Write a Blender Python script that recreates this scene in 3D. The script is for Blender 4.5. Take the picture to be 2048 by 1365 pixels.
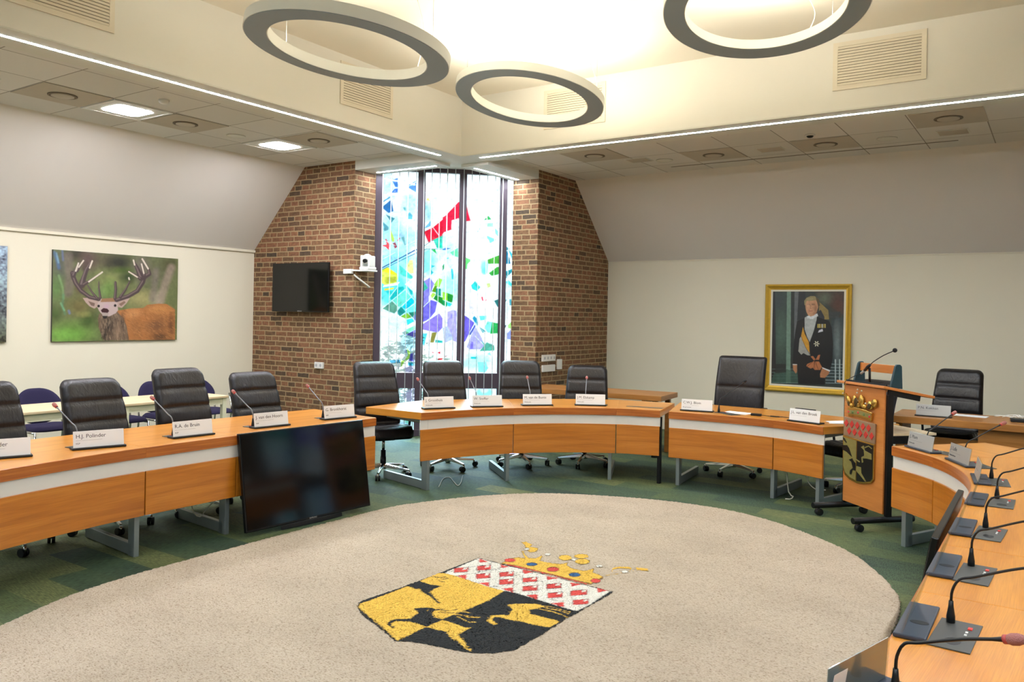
import bpy, math, random
import numpy as np
from mathutils import Vector, Matrix
random.seed(7); rng = np.random.default_rng(7)
for o in list(bpy.data.objects): bpy.data.objects.remove(o)
scene = bpy.context.scene
col = scene.collection
PI = math.pi

# ------------------------------------------------------------------ camera
CAM_LOC = Vector((3.17585, -2.80405, 1.68927))
YAW, PITCH, ROLL, FPX, CX, CY = 0.59606, -0.00413, 0.01872, 1620.604, 1024.0, 637.85
_f = Vector((-math.sin(YAW)*math.cos(PITCH), math.cos(YAW)*math.cos(PITCH), math.sin(PITCH)))
_r0 = Vector((math.cos(YAW), math.sin(YAW), 0)); _u0 = _r0.cross(_f)
_r = _r0*math.cos(ROLL) + _u0*math.sin(ROLL); _u = -_r0*math.sin(ROLL) + _u0*math.cos(ROLL)
cd = bpy.data.cameras.new('camera'); cam = bpy.data.objects.new('camera', cd); col.objects.link(cam)
cd.sensor_width = 36; cd.lens = FPX*36/2048; cd.shift_y = -(682.5-CY)/2048; cd.clip_start = .05
cam.matrix_world = Matrix(((_r.x,_u.x,-_f.x,CAM_LOC.x),(_r.y,_u.y,-_f.y,CAM_LOC.y),(_r.z,_u.z,-_f.z,CAM_LOC.z),(0,0,0,1)))
scene.camera = cam
def ray(px, py): return _f + _r*((px-CX)/FPX) - _u*((py-CY)/FPX)
def at(px, py, x=None, y=None, z=None):
    d = ray(px, py)
    t = (z-CAM_LOC.z)/d.z if z is not None else ((x-CAM_LOC.x)/d.x if x is not None else (y-CAM_LOC.y)/d.y)
    return CAM_LOC + d*t
# ------------------------------------------------------------------ view, sky
scene.view_settings.view_transform = 'Standard'; scene.view_settings.look = 'None'
scene.view_settings.gamma = 1; scene.view_settings.use_curve_mapping = False
scene.view_settings.exposure = 0.80
LIGHT_WARM = 1.0
w = bpy.data.worlds.new('overcast_sky'); scene.world = w; w.use_nodes = True
wn = w.node_tree.nodes; wn['Background'].inputs[0].default_value = (0.82, 0.93, 1.0, 1); wn['Background'].inputs[1].default_value = 0.88

_s = bpy.data.lights.new('hazy_daylight', 'SUN'); _s.energy = 4.5; _s.angle = .6; _s.color = (.80, .92, 1.0)
sun = bpy.data.objects.new('hazy_daylight', _s); col.objects.link(sun); sun.rotation_euler = Vector((.62, -.70, -.52)).to_track_quat('-Z', 'Y').to_euler()

def area(name, loc, rot, sx, sy, power, colour):
    l = bpy.data.lights.new(name, 'AREA'); l.shape = 'RECTANGLE'; l.size = sx; l.size_y = sy; l.energy = power; l.color = colour
    o = bpy.data.objects.new(name, l); o.location = loc; o.rotation_euler = rot; col.objects.link(o); return o

# ------------------------------------------------------------------ tags
def tag(o, label=None, cat=None, group=None, kind=None):
    if label: o['label'] = label
    if cat: o['category'] = cat
    if group: o['group'] = group
    if kind: o['kind'] = kind
    return o
def empty(name, loc=(0,0,0), rz=0, label=None, cat=None, group=None):
    o = bpy.data.objects.new(name, None); o.empty_display_size = .1; o.location = loc; o.rotation_euler = (0,0,rz); col.objects.link(o)
    return tag(o, label, cat, group)
def kids(o): return [c for c in bpy.data.objects if c.parent == o]
def copy_tree(o, parent=None):
    c = o.copy(); col.objects.link(c); c.parent = parent
    for ch in kids(o): copy_tree(ch, c)
    return c

# ------------------------------------------------------------------ materials
def lin(c):
    return tuple((v/12.92 if v <= .04045 else ((v+.055)/1.055)**2.4) for v in c)
def rgb(r, g, b): return lin((r/255, g/255, b/255)) + (1,)
MATS = {}
def mat(name, c=(128,128,128), rough=.5, metal=0, spec=.5, emit=None, estr=0, bump=0, bscale=50, coat=0, noise=0, nscale=8, trans=0, ior=1.45, sheen=0):
    if name in MATS: return MATS[name]
    m = bpy.data.materials.new(name); m.use_nodes = True; nt = m.node_tree; b = nt.nodes['Principled BSDF']
    b.inputs['Base Color'].default_value = rgb(*c); b.inputs['Roughness'].default_value = rough; b.inputs['Metallic'].default_value = metal
    b.inputs['Specular IOR Level'].default_value = spec; b.inputs['Coat Weight'].default_value = coat; b.inputs['Coat Roughness'].default_value = .15
    b.inputs['Transmission Weight'].default_value = trans; b.inputs['IOR'].default_value = ior; b.inputs['Sheen Weight'].default_value = sheen
    if emit: b.inputs['Emission Color'].default_value = rgb(*emit); b.inputs['Emission Strength'].default_value = estr
    if bump or noise:
        tc = nt.nodes.new('ShaderNodeTexCoord'); n = nt.nodes.new('ShaderNodeTexNoise'); nt.links.new(tc.outputs['Object'], n.inputs['Vector'])
        n.inputs['Scale'].default_value = bscale; n.inputs['Detail'].default_value = 4
        if bump:
            bp = nt.nodes.new('ShaderNodeBump'); bp.inputs['Strength'].default_value = bump; bp.inputs['Distance'].default_value = .01
            nt.links.new(n.outputs['Fac'], bp.inputs['Height']); nt.links.new(bp.outputs[0], b.inputs['Normal'])
        if noise:
            n2 = nt.nodes.new('ShaderNodeTexNoise'); n2.inputs['Scale'].default_value = nscale; n2.inputs['Detail'].default_value = 5
            nt.links.new(tc.outputs['Object'], n2.inputs['Vector'])
            mx = nt.nodes.new('ShaderNodeMix'); mx.data_type = 'RGBA'
            a = rgb(*c); mx.inputs[6].default_value = tuple(v*(1-noise) for v in a[:3])+(1,); mx.inputs[7].default_value = tuple(min(1, v*(1+noise)) for v in a[:3])+(1,)
            nt.links.new(n2.outputs['Fac'], mx.inputs[0]); nt.links.new(mx.outputs[2], b.inputs['Base Color'])
    MATS[name] = m; return m
def ramp(nt, stops):
    r = nt.nodes.new('ShaderNodeValToRGB'); e = r.color_ramp.elements
    while len(e) < len(stops): e.new(.5)
    for i, (p, c) in enumerate(stops): e[i].position = p; e[i].color = rgb(*c)
    return r
def mapping(nt, src, scale=(1,1,1), loc=(0,0,0), rot=(0,0,0)):
    tc = nt.nodes.new('ShaderNodeTexCoord'); mp = nt.nodes.new('ShaderNodeMapping')
    mp.inputs['Scale'].default_value = scale; mp.inputs['Location'].default_value = loc; mp.inputs['Rotation'].default_value = rot
    nt.links.new(tc.outputs[src], mp.inputs['Vector']); return mp
def wood(name, dark, mid, light, rough=.28, coat=.25, fig=1.0):
    m = bpy.data.materials.new(name); m.use_nodes = True; nt = m.node_tree; b = nt.nodes['Principled BSDF']
    mp = mapping(nt, 'UV', (0.9, 16*fig, 1)); n = nt.nodes.new('ShaderNodeTexNoise'); n.inputs['Scale'].default_value = 1.3; n.inputs['Detail'].default_value = 6; n.inputs['Distortion'].default_value = .6
    nt.links.new(mp.outputs[0], n.inputs['Vector'])
    r = ramp(nt, [(.25, dark), (.5, mid), (.75, light)]); nt.links.new(n.outputs['Fac'], r.inputs[0])
    mp2 = mapping(nt, 'UV', (6, 260, 1)); n2 = nt.nodes.new('ShaderNodeTexNoise'); n2.inputs['Scale'].default_value = 1; n2.inputs['Detail'].default_value = 2
    nt.links.new(mp2.outputs[0], n2.inputs['Vector'])
    mx = nt.nodes.new('ShaderNodeMix'); mx.data_type = 'RGBA'; mx.blend_type = 'MULTIPLY'; mx.inputs[0].default_value = .35
    rr = ramp(nt, [(.3, (190,170,150)), (.7, (255,255,255))]); nt.links.new(n2.outputs['Fac'], rr.inputs[0])
    nt.links.new(r.outputs[0], mx.inputs[6]); nt.links.new(rr.outputs[0], mx.inputs[7]); nt.links.new(mx.outputs[2], b.inputs['Base Color'])
    b.inputs['Roughness'].default_value = rough; b.inputs['Coat Weight'].default_value = coat; b.inputs['Coat Roughness'].default_value = .2
    MATS[name] = m; return m
WOOD = wood('cherry_veneer', (172,98,24), (200,122,34), (216,140,50))
WOODTOP_LIT = wood('cherry_top_lit', (196,124,38), (215,143,50), (229,160,70), rough=.3, coat=.3, fig=.5)  # the light on the desktops is put into this lighter cherry colour
WOODEDGE = wood('cherry_edge', (146,76,26), (184,104,40), (206,128,54), fig=2.2)
WOODBACK = wood('oak_table', (150,98,44), (176,118,56), (190,134,72), rough=.4, coat=.1)
BIRCH = wood('birch_top', (214,190,150), (226,204,166), (234,214,180), rough=.45, coat=0)
BEECH = wood('beech_lectern', (196,122,58), (208,134,66), (222,150,82), rough=.35, coat=.1, fig=.6)
WALL = mat('cream_wall', (226,219,196), .9, bump=.05, bscale=120)
SLOPE = mat('grey_slope', (222,216,206), .9, bump=.05, bscale=120)
LANT = mat('lantern_wall', (228,226,218), .9)
LCEIL = mat('lantern_ceiling', (234,231,220), .9)
BEAM = mat('white_beam', (214,214,204), .55)
WHITE = mat('white_plastic', (228,228,222), .4)
WBAND = mat('white_band', (224,222,216), .45, noise=.03, nscale=3)
STEEL = mat('painted_steel', (140,150,152), .35, metal=.5)
CHROME = mat('chrome', (210,214,214), .12, metal=1)
DCHROME = mat('dull_chrome', (150,154,156), .3, metal=1)
BLACKP = mat('black_plastic', (22,24,26), .4)
BLACKM = mat('black_metal', (20,20,22), .35, metal=.2)
def leather(name, c, rough):
    m = bpy.data.materials.new(name); m.use_nodes = True; nt = m.node_tree; b = nt.nodes['Principled BSDF']; b.inputs['Base Color'].default_value = rgb(*c); b.inputs['Roughness'].default_value = rough
    mp = mapping(nt, 'Object', (1, 1, .22)); n = nt.nodes.new('ShaderNodeTexNoise'); n.inputs['Scale'].default_value = 30; n.inputs['Detail'].default_value = 3; n.inputs['Distortion'].default_value = 1.2; nt.links.new(mp.outputs[0], n.inputs['Vector'])
    mp2 = mapping(nt, 'Object'); n2 = nt.nodes.new('ShaderNodeTexNoise'); n2.inputs['Scale'].default_value = 7; nt.links.new(mp2.outputs[0], n2.inputs['Vector'])
    mu = nt.nodes.new('ShaderNodeMath'); mu.operation = 'MULTIPLY'; nt.links.new(n.outputs['Fac'], mu.inputs[0]); nt.links.new(n2.outputs['Fac'], mu.inputs[1])
    bp = nt.nodes.new('ShaderNodeBump'); bp.inputs['Strength'].default_value = .3; bp.inputs['Distance'].default_value = .03; nt.links.new(mu.outputs[0], bp.inputs['Height']); nt.links.new(bp.outputs[0], b.inputs['Normal'])
    MATS[name] = m; return m
LEATHER = leather('dark_leather', (19,13,15), .40)
_OLD = mat('dark_leather_plain', (22,17,21), .36, spec=.5, bump=.2, bscale=18, coat=.1)
BLEATHER = leather('black_leather', (20,18,20), .4)
NAVY = mat('navy_fabric', (34,28,62), .9, bump=.3, bscale=400)
CREAMM = mat('cream_metal', (222,218,190), .5)
SCREEN = mat('screen_glass', (6,7,8), .09, spec=.5)
BEZEL = mat('screen_bezel', (10,12,14), .25)
GREYRING = mat('grey_ring', (150,162,172), .6)
RINGTOP = mat('ring_diffuser', (255,250,235), .5, emit=(255,246,226), estr=17)
LED = mat('led_strip', (255,255,255), .5, emit=(238,245,255), estr=105)
LEDP = mat('led_panel', (255,255,255), .5, emit=(248,246,255), estr=60)
GREYD = mat('grey_unit', (74,74,70), .45)
HOLDERK = mat('holder_black', (30,32,34), .4)
HOLDER = mat('holder_blue_black', (52,58,70), .4)
PAPER = mat('paper', (236,238,240), .7)
ALU = mat('brushed_aluminium', (190,190,186), .4, metal=.6)
INK = mat('ink', (60,62,70), .6)
RED = mat('red_button', (220,50,40), .4)
PINK = mat('pink_foam', (166,108,100), .85, bump=.4, bscale=300)
PINKRING = mat('red_ring', (180,70,66), .4)
BFOAM = mat('black_foam', (24,24,26), .9, bump=.4, bscale=400)
GOLD = mat('gold_leaf', (214,172,62), .4, metal=.4, noise=.15, nscale=20)
CREAMP = mat('passe_partout', (226,220,200), .8)
VENT = mat('vent_cream', (226,218,200), .6)
VENTD = mat('vent_dark', (90,78,60), .8)
FRAME = mat('window_frame', (74,62,72), .45)
CLEAR = mat('clear_rod', (236,246,248), .3, noise=.02)
DARKRING = mat('tinted_ring', (112,100,84), .7)
STAINED_T = mat('aged_tile', (190,182,168), .9, noise=.07, nscale=3)
TEALG = mat('teal_side', (34,62,72), .4)

def brick():
    m = bpy.data.materials.new('brickwork'); m.use_nodes = True; nt = m.node_tree; b = nt.nodes['Principled BSDF']
    mp = mapping(nt, 'UV'); d = nt.nodes.new('ShaderNodeTexNoise'); d.inputs['Scale'].default_value = 9; d.inputs['Detail'].default_value = 3
    nt.links.new(mp.outputs[0], d.inputs['Vector'])
    ad = nt.nodes.new('ShaderNodeVectorMath'); ad.operation = 'MULTIPLY_ADD'; ad.inputs[1].default_value = (.016,.016,0)
    nt.links.new(d.outputs['Color'], ad.inputs[0]); nt.links.new(mp.outputs[0], ad.inputs[2])
    bt = nt.nodes.new('ShaderNodeTexBrick'); bt.inputs['Scale'].default_value = 1; bt.inputs['Brick Width'].default_value = .235; bt.inputs['Row Height'].default_value = .0705
    bt.inputs['Mortar Size'].default_value = .0085; bt.inputs['Mortar Smooth'].default_value = .25; bt.inputs['Bias'].default_value = 0
    bt.inputs['Color1'].default_value = (0,0,0,1); bt.inputs['Color2'].default_value = (1,1,1,1); bt.squash = .62; bt.squash_frequency = 3; bt.offset = .5
    nt.links.new(ad.outputs[0], bt.inputs['Vector'])
    r = ramp(nt, [(0, (88,74,60)), (.12, (120,92,68)), (.35, (140,100,72)), (.6, (154,108,80)), (.8, (140,108,78)), (1, (118,90,64))])
    nt.links.new(bt.outputs['Color'], r.inputs[0])
    n2 = nt.nodes.new('ShaderNodeTexNoise'); n2.inputs['Scale'].default_value = 22; n2.inputs['Detail'].default_value = 6; nt.links.new(mp.outputs[0], n2.inputs['Vector'])
    r2 = ramp(nt, [(.3, (178,178,170)), (.7, (255,250,240))]); nt.links.new(n2.outputs['Fac'], r2.inputs[0])
    mx = nt.nodes.new('ShaderNodeMix'); mx.data_type = 'RGBA'; mx.blend_type = 'MULTIPLY'; mx.inputs[0].default_value = .8
    nt.links.new(r.outputs[0], mx.inputs[6]); nt.links.new(r2.outputs[0], mx.inputs[7])
    mo = nt.nodes.new('ShaderNodeMix'); mo.data_type = 'RGBA'; nt.links.new(bt.outputs['Fac'], mo.inputs[0]); nt.links.new(mx.outputs[2], mo.inputs[6]); mo.inputs[7].default_value = rgb(168,144,106)
    nt.links.new(mo.outputs[2], b.inputs['Base Color']); b.inputs['Roughness'].default_value = .92
    sb = nt.nodes.new('ShaderNodeMath'); sb.operation = 'MULTIPLY_ADD'; sb.inputs[1].default_value = -1; nt.links.new(bt.outputs['Fac'], sb.inputs[0])
    ms = nt.nodes.new('ShaderNodeMath'); ms.operation = 'MULTIPLY'; ms.inputs[1].default_value = .35; nt.links.new(n2.outputs['Fac'], ms.inputs[0]); nt.links.new(ms.outputs[0], sb.inputs[2])
    bp = nt.nodes.new('ShaderNodeBump'); bp.inputs['Strength'].default_value = .9; bp.inputs['Distance'].default_value = .008; nt.links.new(sb.outputs[0], bp.inputs['Height']); nt.links.new(bp.outputs[0], b.inputs['Normal'])
    return m
BRICK = brick()
def carpet():
    m = bpy.data.materials.new('green_carpet'); m.use_nodes = True; nt = m.node_tree; b = nt.nodes['Principled BSDF']
    mp = mapping(nt, 'Object', rot=(0,0,.0)); bt = nt.nodes.new('ShaderNodeTexBrick'); bt.inputs['Scale'].default_value = 1; bt.inputs['Brick Width'].default_value = 1.0; bt.inputs['Row Height'].default_value = .25
    bt.inputs['Mortar Size'].default_value = 0; bt.inputs['Color1'].default_value = (0,0,0,1); bt.inputs['Color2'].default_value = (1,1,1,1); nt.links.new(mp.outputs[0], bt.inputs['Vector'])
    n = nt.nodes.new('ShaderNodeTexNoise'); n.inputs['Scale'].default_value = 2.2; n.inputs['Detail'].default_value = 5; nt.links.new(mp.outputs[0], n.inputs['Vector'])
    a = nt.nodes.new('ShaderNodeMix'); a.data_type = 'RGBA'; a.inputs[0].default_value = .6; nt.links.new(bt.outputs['Color'], a.inputs[6]); nt.links.new(n.outputs['Color'], a.inputs[7])
    r = ramp(nt, [(.22, (50,76,66)), (.42, (74,98,72)), (.58, (100,116,74)), (.8, (132,138,90))]); nt.links.new(a.outputs[2], r.inputs[0])
    mp2 = mapping(nt, 'Object', (220, 22, 1)); n2 = nt.nodes.new('ShaderNodeTexNoise'); n2.inputs['Scale'].default_value = 1; n2.inputs['Detail'].default_value = 2; nt.links.new(mp2.outputs[0], n2.inputs['Vector'])
    mp3 = mapping(nt, 'Object', (22, 220, 1)); n3 = nt.nodes.new('ShaderNodeTexNoise'); n3.inputs['Scale'].default_value = 1; nt.links.new(mp3.outputs[0], n3.inputs['Vector'])
    sw = nt.nodes.new('ShaderNodeMix'); sw.data_type = 'RGBA'; nt.links.new(bt.outputs['Color'], sw.inputs[0]); nt.links.new(n2.outputs['Fac'], sw.inputs[6]); nt.links.new(n3.outputs['Fac'], sw.inputs[7])
    rr = ramp(nt, [(.38, (120,120,120)), (.62, (255,255,255))]); nt.links.new(sw.outputs[2], rr.inputs[0])
    mx = nt.nodes.new('ShaderNodeMix'); mx.data_type = 'RGBA'; mx.blend_type = 'MULTIPLY'; mx.inputs[0].default_value = .8; nt.links.new(r.outputs[0], mx.inputs[6]); nt.links.new(rr.outputs[0], mx.inputs[7])
    nt.links.new(mx.outputs[2], b.inputs['Base Color']); b.inputs['Roughness'].default_value = .7; b.inputs['Specular IOR Level'].default_value = .4
    bp = nt.nodes.new('ShaderNodeBump'); bp.inputs['Strength'].default_value = .5; bp.inputs['Distance'].default_value = .004; nt.links.new(sw.outputs[2], bp.inputs['Height']); nt.links.new(bp.outputs[0], b.inputs['Normal'])
    return m
CARPET = carpet()
def rugmat():
    m = bpy.data.materials.new('beige_pile'); m.use_nodes = True; nt = m.node_tree; b = nt.nodes['Principled BSDF']
    mp = mapping(nt, 'Object', (1, 1.6, 1)); n = nt.nodes.new('ShaderNodeTexNoise'); n.inputs['Scale'].default_value = 95; n.inputs['Detail'].default_value = 4; nt.links.new(mp.outputs[0], n.inputs['Vector'])
    n2 = nt.nodes.new('ShaderNodeTexNoise'); n2.inputs['Scale'].default_value = 1.6; n2.inputs['Detail'].default_value = 3; nt.links.new(mp.outputs[0], n2.inputs['Vector'])
    r = ramp(nt, [(.30, (142,124,106)), (.42, (186,174,156)), (.66, (204,194,178))]); nt.links.new(n.outputs['Fac'], r.inputs[0])
    r2 = ramp(nt, [(.3, (238,232,226)), (.7, (255,250,244))]); nt.links.new(n2.outputs['Fac'], r2.inputs[0])
    mx = nt.nodes.new('ShaderNodeMix'); mx.data_type = 'RGBA'; mx.blend_type = 'MULTIPLY'; mx.inputs[0].default_value = 1; nt.links.new(r.outputs[0], mx.inputs[6]); nt.links.new(r2.outputs[0], mx.inputs[7])
    nt.links.new(mx.outputs[2], b.inputs['Base Color']); b.inputs['Roughness'].default_value = .95; b.inputs['Specular IOR Level'].default_value = .2
    bp = nt.nodes.new('ShaderNodeBump'); bp.inputs['Strength'].default_value = .9; bp.inputs['Distance'].default_value = .012; nt.links.new(n.outputs['Fac'], bp.inputs['Height']); nt.links.new(bp.outputs[0], b.inputs['Normal'])
    return m
RUG = rugmat()
def tiles(name, x0, y0, pitch=.647):
    m = bpy.data.materials.new(name); m.use_nodes = True; nt = m.node_tree; b = nt.nodes['Principled BSDF']
    mp = mapping(nt, 'Object', loc=(-x0, -y0, 0)); bt = nt.nodes.new('ShaderNodeTexBrick'); bt.offset = 0; bt.inputs['Scale'].default_value = 1; bt.inputs['Brick Width'].default_value = pitch; bt.inputs['Row Height'].default_value = pitch
    bt.inputs['Mortar Size'].default_value = .006; bt.inputs['Color1'].default_value = rgb(212,210,204); bt.inputs['Color2'].default_value = rgb(224,222,218); bt.inputs['Mortar'].default_value = rgb(150,146,138)
    nt.links.new(mp.outputs[0], bt.inputs['Vector']); nt.links.new(bt.outputs['Color'], b.inputs['Base Color']); b.inputs['Roughness'].default_value = .9
    n = nt.nodes.new('ShaderNodeTexNoise'); n.inputs['Scale'].default_value = 300; nt.links.new(mp.outputs[0], n.inputs['Vector'])
    bp = nt.nodes.new('ShaderNodeBump'); bp.inputs['Strength'].default_value = .1; bp.inputs['Distance'].default_value = .003; nt.links.new(n.outputs['Fac'], bp.inputs['Height']); nt.links.new(bp.outputs[0], b.inputs['Normal'])
    return m
TILE_L = tiles('tiles_left', -4.36, 1.46); TILE_R = tiles('tiles_right', -.70, 6.43)
def vcol_mat(name, rough=.6, kind='diffuse', nz=0, coat=0):
    m = bpy.data.materials.new(name); m.use_nodes = True; nt = m.node_tree; b = nt.nodes['Principled BSDF']
    at_ = nt.nodes.new('ShaderNodeVertexColor'); at_.layer_name = 'Col'; src = at_.outputs['Color']
    if nz:
        mp = mapping(nt, 'Object'); n = nt.nodes.new('ShaderNodeTexNoise'); n.inputs['Scale'].default_value = nz; n.inputs['Detail'].default_value = 3; nt.links.new(mp.outputs[0], n.inputs['Vector'])
        rr = ramp(nt, [(.3, (196,196,196)), (.6, (255,255,255))]); nt.links.new(n.outputs['Fac'], rr.inputs[0])
        mx = nt.nodes.new('ShaderNodeMix'); mx.data_type = 'RGBA'; mx.blend_type = 'MULTIPLY'; mx.inputs[0].default_value = .8; nt.links.new(src, mx.inputs[6]); nt.links.new(rr.outputs[0], mx.inputs[7]); src = mx.outputs[2]
        if kind == 'rug':
            bp = nt.nodes.new('ShaderNodeBump'); bp.inputs['Strength'].default_value = .8; bp.inputs['Distance'].default_value = .01; nt.links.new(n.outputs['Fac'], bp.inputs['Height']); nt.links.new(bp.outputs[0], b.inputs['Normal'])
    if kind == 'glass':
        nt.nodes.remove(b); out = [x for x in nt.nodes if x.type == 'OUTPUT_MATERIAL'][0]
        tr = nt.nodes.new('ShaderNodeBsdfTransparent'); tl = nt.nodes.new('ShaderNodeBsdfTranslucent'); gl = nt.nodes.new('ShaderNodeBsdfGlossy'); gl.inputs['Roughness'].default_value = .08
        nt.links.new(src, tr.inputs[0]); nt.links.new(src, tl.inputs[0])
        a = nt.nodes.new('ShaderNodeMixShader'); a.inputs[0].default_value = .18; nt.links.new(tr.outputs[0], a.inputs[1]); nt.links.new(tl.outputs[0], a.inputs[2])
        c = nt.nodes.new('ShaderNodeMixShader'); c.inputs[0].default_value = .04; nt.links.new(a.outputs[0], c.inputs[1]); nt.links.new(gl.outputs[0], c.inputs[2]); nt.links.new(c.outputs[0], out.inputs[0])
    else:
        nt.links.new(src, b.inputs['Base Color']); b.inputs['Roughness'].default_value = rough; b.inputs['Coat Weight'].default_value = coat; b.inputs['Coat Roughness'].default_value = .08
    return m
ACRYL = bpy.data.materials.new('clear_acrylic'); ACRYL.use_nodes = True
_n = ACRYL.node_tree; _o = [x for x in _n.nodes if x.type == 'OUTPUT_MATERIAL'][0]; _t = _n.nodes.new('ShaderNodeBsdfTransparent'); _t.inputs[0].default_value = (.9,.93,.93,1)
_g = _n.nodes.new('ShaderNodeBsdfGlossy'); _g.inputs['Roughness'].default_value = .05; _m = _n.nodes.new('ShaderNodeMixShader'); _m.inputs[0].default_value = .14
_n.links.new(_t.outputs[0], _m.inputs[1]); _n.links.new(_g.outputs[0], _m.inputs[2]); _n.links.new(_m.outputs[0], _o.inputs[0])

# ------------------------------------------------------------------ mesh builder
class MB:
    def __init__(s): s.v = []; s.f = []; s.uv = []; s.m = []; s.sm = []
    def add(s, vs, fs, uvs=None, mi=0, smooth=False):
        o = len(s.v); s.v += [tuple(v) for v in vs]
        for k, f in enumerate(fs):
            s.f.append([i+o for i in f]); s.uv.append(None if uvs is None else [uvs[i] for i in f]); s.m.append(mi); s.sm.append(smooth)
        return s
    def box(s, c, d, rot=None, mi=0):
        c = Vector(c); x, y, z = d[0]/2, d[1]/2, d[2]/2
        vs = [Vector(p) for p in ((-x,-y,-z),(x,-y,-z),(x,y,-z),(-x,y,-z),(-x,-y,z),(x,-y,z),(x,y,z),(-x,y,z))]
        if rot is not None: vs = [rot @ v for v in vs]
        return s.add([v+c for v in vs], [(0,3,2,1),(4,5,6,7),(0,1,5,4),(1,2,6,5),(2,3,7,6),(3,0,4,7)], mi=mi)
    def bb(s, x0, x1, y0, y1, z0, z1, mi=0): return s.box(((x0+x1)/2,(y0+y1)/2,(z0+z1)/2), (abs(x1-x0),abs(y1-y0),abs(z1-z0)), mi=mi)
    def bar(s, p, q, w_, h_, mi=0, up=(0,0,1)):
        p, q = Vector(p), Vector(q); d = q-p; L = d.length; d.normalize(); u = Vector(up)
        if abs(d.dot(u)) > .98: u = Vector((1,0,0))
        sd = d.cross(u).normalized(); u2 = sd.cross(d)
        R = Matrix((sd, d, u2)).transposed(); return s.box((p+q)/2, (w_, L, h_), R, mi)
    def cyl(s, p, q, r0, r1=None, n=16, mi=0, caps=True, smooth=True):
        if r1 is None: r1 = r0
        return s.tube([p, q], [r0, r1], n, mi, caps, smooth)
    def tube(s, pts, r, n=10, mi=0, caps=True, smooth=True):
        pts = [Vector(p) for p in pts]; rs = r if isinstance(r, (list, tuple)) else [r]*len(pts)
        vs = []; prev = None
        for i, p in enumerate(pts):
            d = (pts[min(i+1, len(pts)-1)] - pts[max(i-1, 0)]).normalized()
            if prev is None: a = d.orthogonal().normalized()
            else: a = (prev - d*prev.dot(d)).normalized()
            prev = a; b = d.cross(a)
            for k in range(n): t = 2*PI*k/n; vs.append(p + (a*math.cos(t) + b*math.sin(t))*rs[i])
        fs = [(i*n+k, i*n+(k+1) % n, (i+1)*n+(k+1) % n, (i+1)*n+k) for i in range(len(pts)-1) for k in range(n)]
        s.add(vs, fs, mi=mi, smooth=smooth)
        if caps:
            o = len(s.v)-len(vs)
            s.f.append([o+k for k in range(n)][::-1]); s.uv.append(None); s.m.append(mi); s.sm.append(False)
            s.f.append([o+(len(pts)-1)*n+k for k in range(n)]); s.uv.append(None); s.m.append(mi); s.sm.append(False)
        return s
    def lathe(s, prof, c=(0,0,0), n=24, mi=0, R=None, smooth=True):
        c = Vector(c); vs = []
        for (r_, z) in prof:
            for k in range(n):
                v = Vector((r_*math.cos(2*PI*k/n), r_*math.sin(2*PI*k/n), z)); vs.append((R @ v if R else v)+c)
        fs = [(i*n+k, i*n+(k+1) % n, (i+1)*n+(k+1) % n, (i+1)*n+k) for i in range(len(prof)-1) for k in range(n)]
        s.add(vs, fs, mi=mi, smooth=smooth); o = len(s.v)-len(vs)
        for ring, rev in ((0, True), (len(prof)-1, False)):
            if prof[ring][0] > 1e-4:
                f = [o+ring*n+k for k in range(n)]; s.f.append(f[::-1] if rev else f); s.uv.append(None); s.m.append(mi); s.sm.append(False)
        return s
    def prism(s, poly, z0, z1, mi=0, M=None):
        n = len(poly); A = sum(poly[i][0]*poly[(i+1) % n][1]-poly[(i+1) % n][0]*poly[i][1] for i in range(n))
        if A < 0: poly = poly[::-1]
        vs = [Vector((x, y, z0)) for x, y in poly] + [Vector((x, y, z1)) for x, y in poly]
        if M: vs = [M @ v for v in vs]
        return s.add(vs, [tuple(range(n))[::-1], tuple(range(n, 2*n))] + [(i, (i+1) % n, n+(i+1) % n, n+i) for i in range(n)], mi=mi)
    def sphere(s, c, r_, n=16, mi=0, sc=(1,1,1), R=None):
        prof = [(max(1e-5, r_*math.sin(PI*i/(n//2))), -r_*math.cos(PI*i/(n//2))) for i in range(n//2+1)]
        o = len(s.v); s.lathe(prof, (0,0,0), n, mi)
        for i in range(o, len(s.v)):
            v = Vector(s.v[i]); v = Vector((v.x*sc[0], v.y*sc[1], v.z*sc[2])); v = R @ v if R else v; s.v[i] = tuple(v+Vector(c))
        return s
    def build(s, name, m, parent=None, bevel=0, seg=2, loc=None, rz=0, wn_=False, uvrot=0):
        me = bpy.data.meshes.new(name); me.from_pydata(s.v, [], s.f)
        for x in (m if isinstance(m, (list, tuple)) else [m]): me.materials.append(x)
        uvl = me.uv_layers.new(name='UVMap'); V = np.array(s.v)
        co, sn = math.cos(uvrot), math.sin(uvrot); li = 0; data = []
        for k, p in enumerate(me.polygons):
            p.material_index = s.m[k]; p.use_smooth = s.sm[k]
            if s.uv[k] is not None: data += s.uv[k]
            else:
                n_ = p.normal; a = (abs(n_.x), abs(n_.y), abs(n_.z))
                for vi in s.f[k]:
                    x, y, z = s.v[vi]
                    if a[2] >= a[0] and a[2] >= a[1]: data.append((x*co+y*sn, -x*sn+y*co))
                    elif a[0] >= a[1]: data.append((y, z))
                    else: data.append((x, z))
        uvl.data.foreach_set('uv', [c for d in data for c in d])
        o = bpy.data.objects.new(name, me); col.objects.link(o)
        if parent: o.parent = parent
        if loc is not None: o.location = loc; o.rotation_euler = (0,0,rz)
        if bevel:
            b = o.modifiers.new('bevel', 'BEVEL'); b.width = bevel; b.segments = seg; b.limit_method = 'ANGLE'; b.angle_limit = .7
        return o
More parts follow.
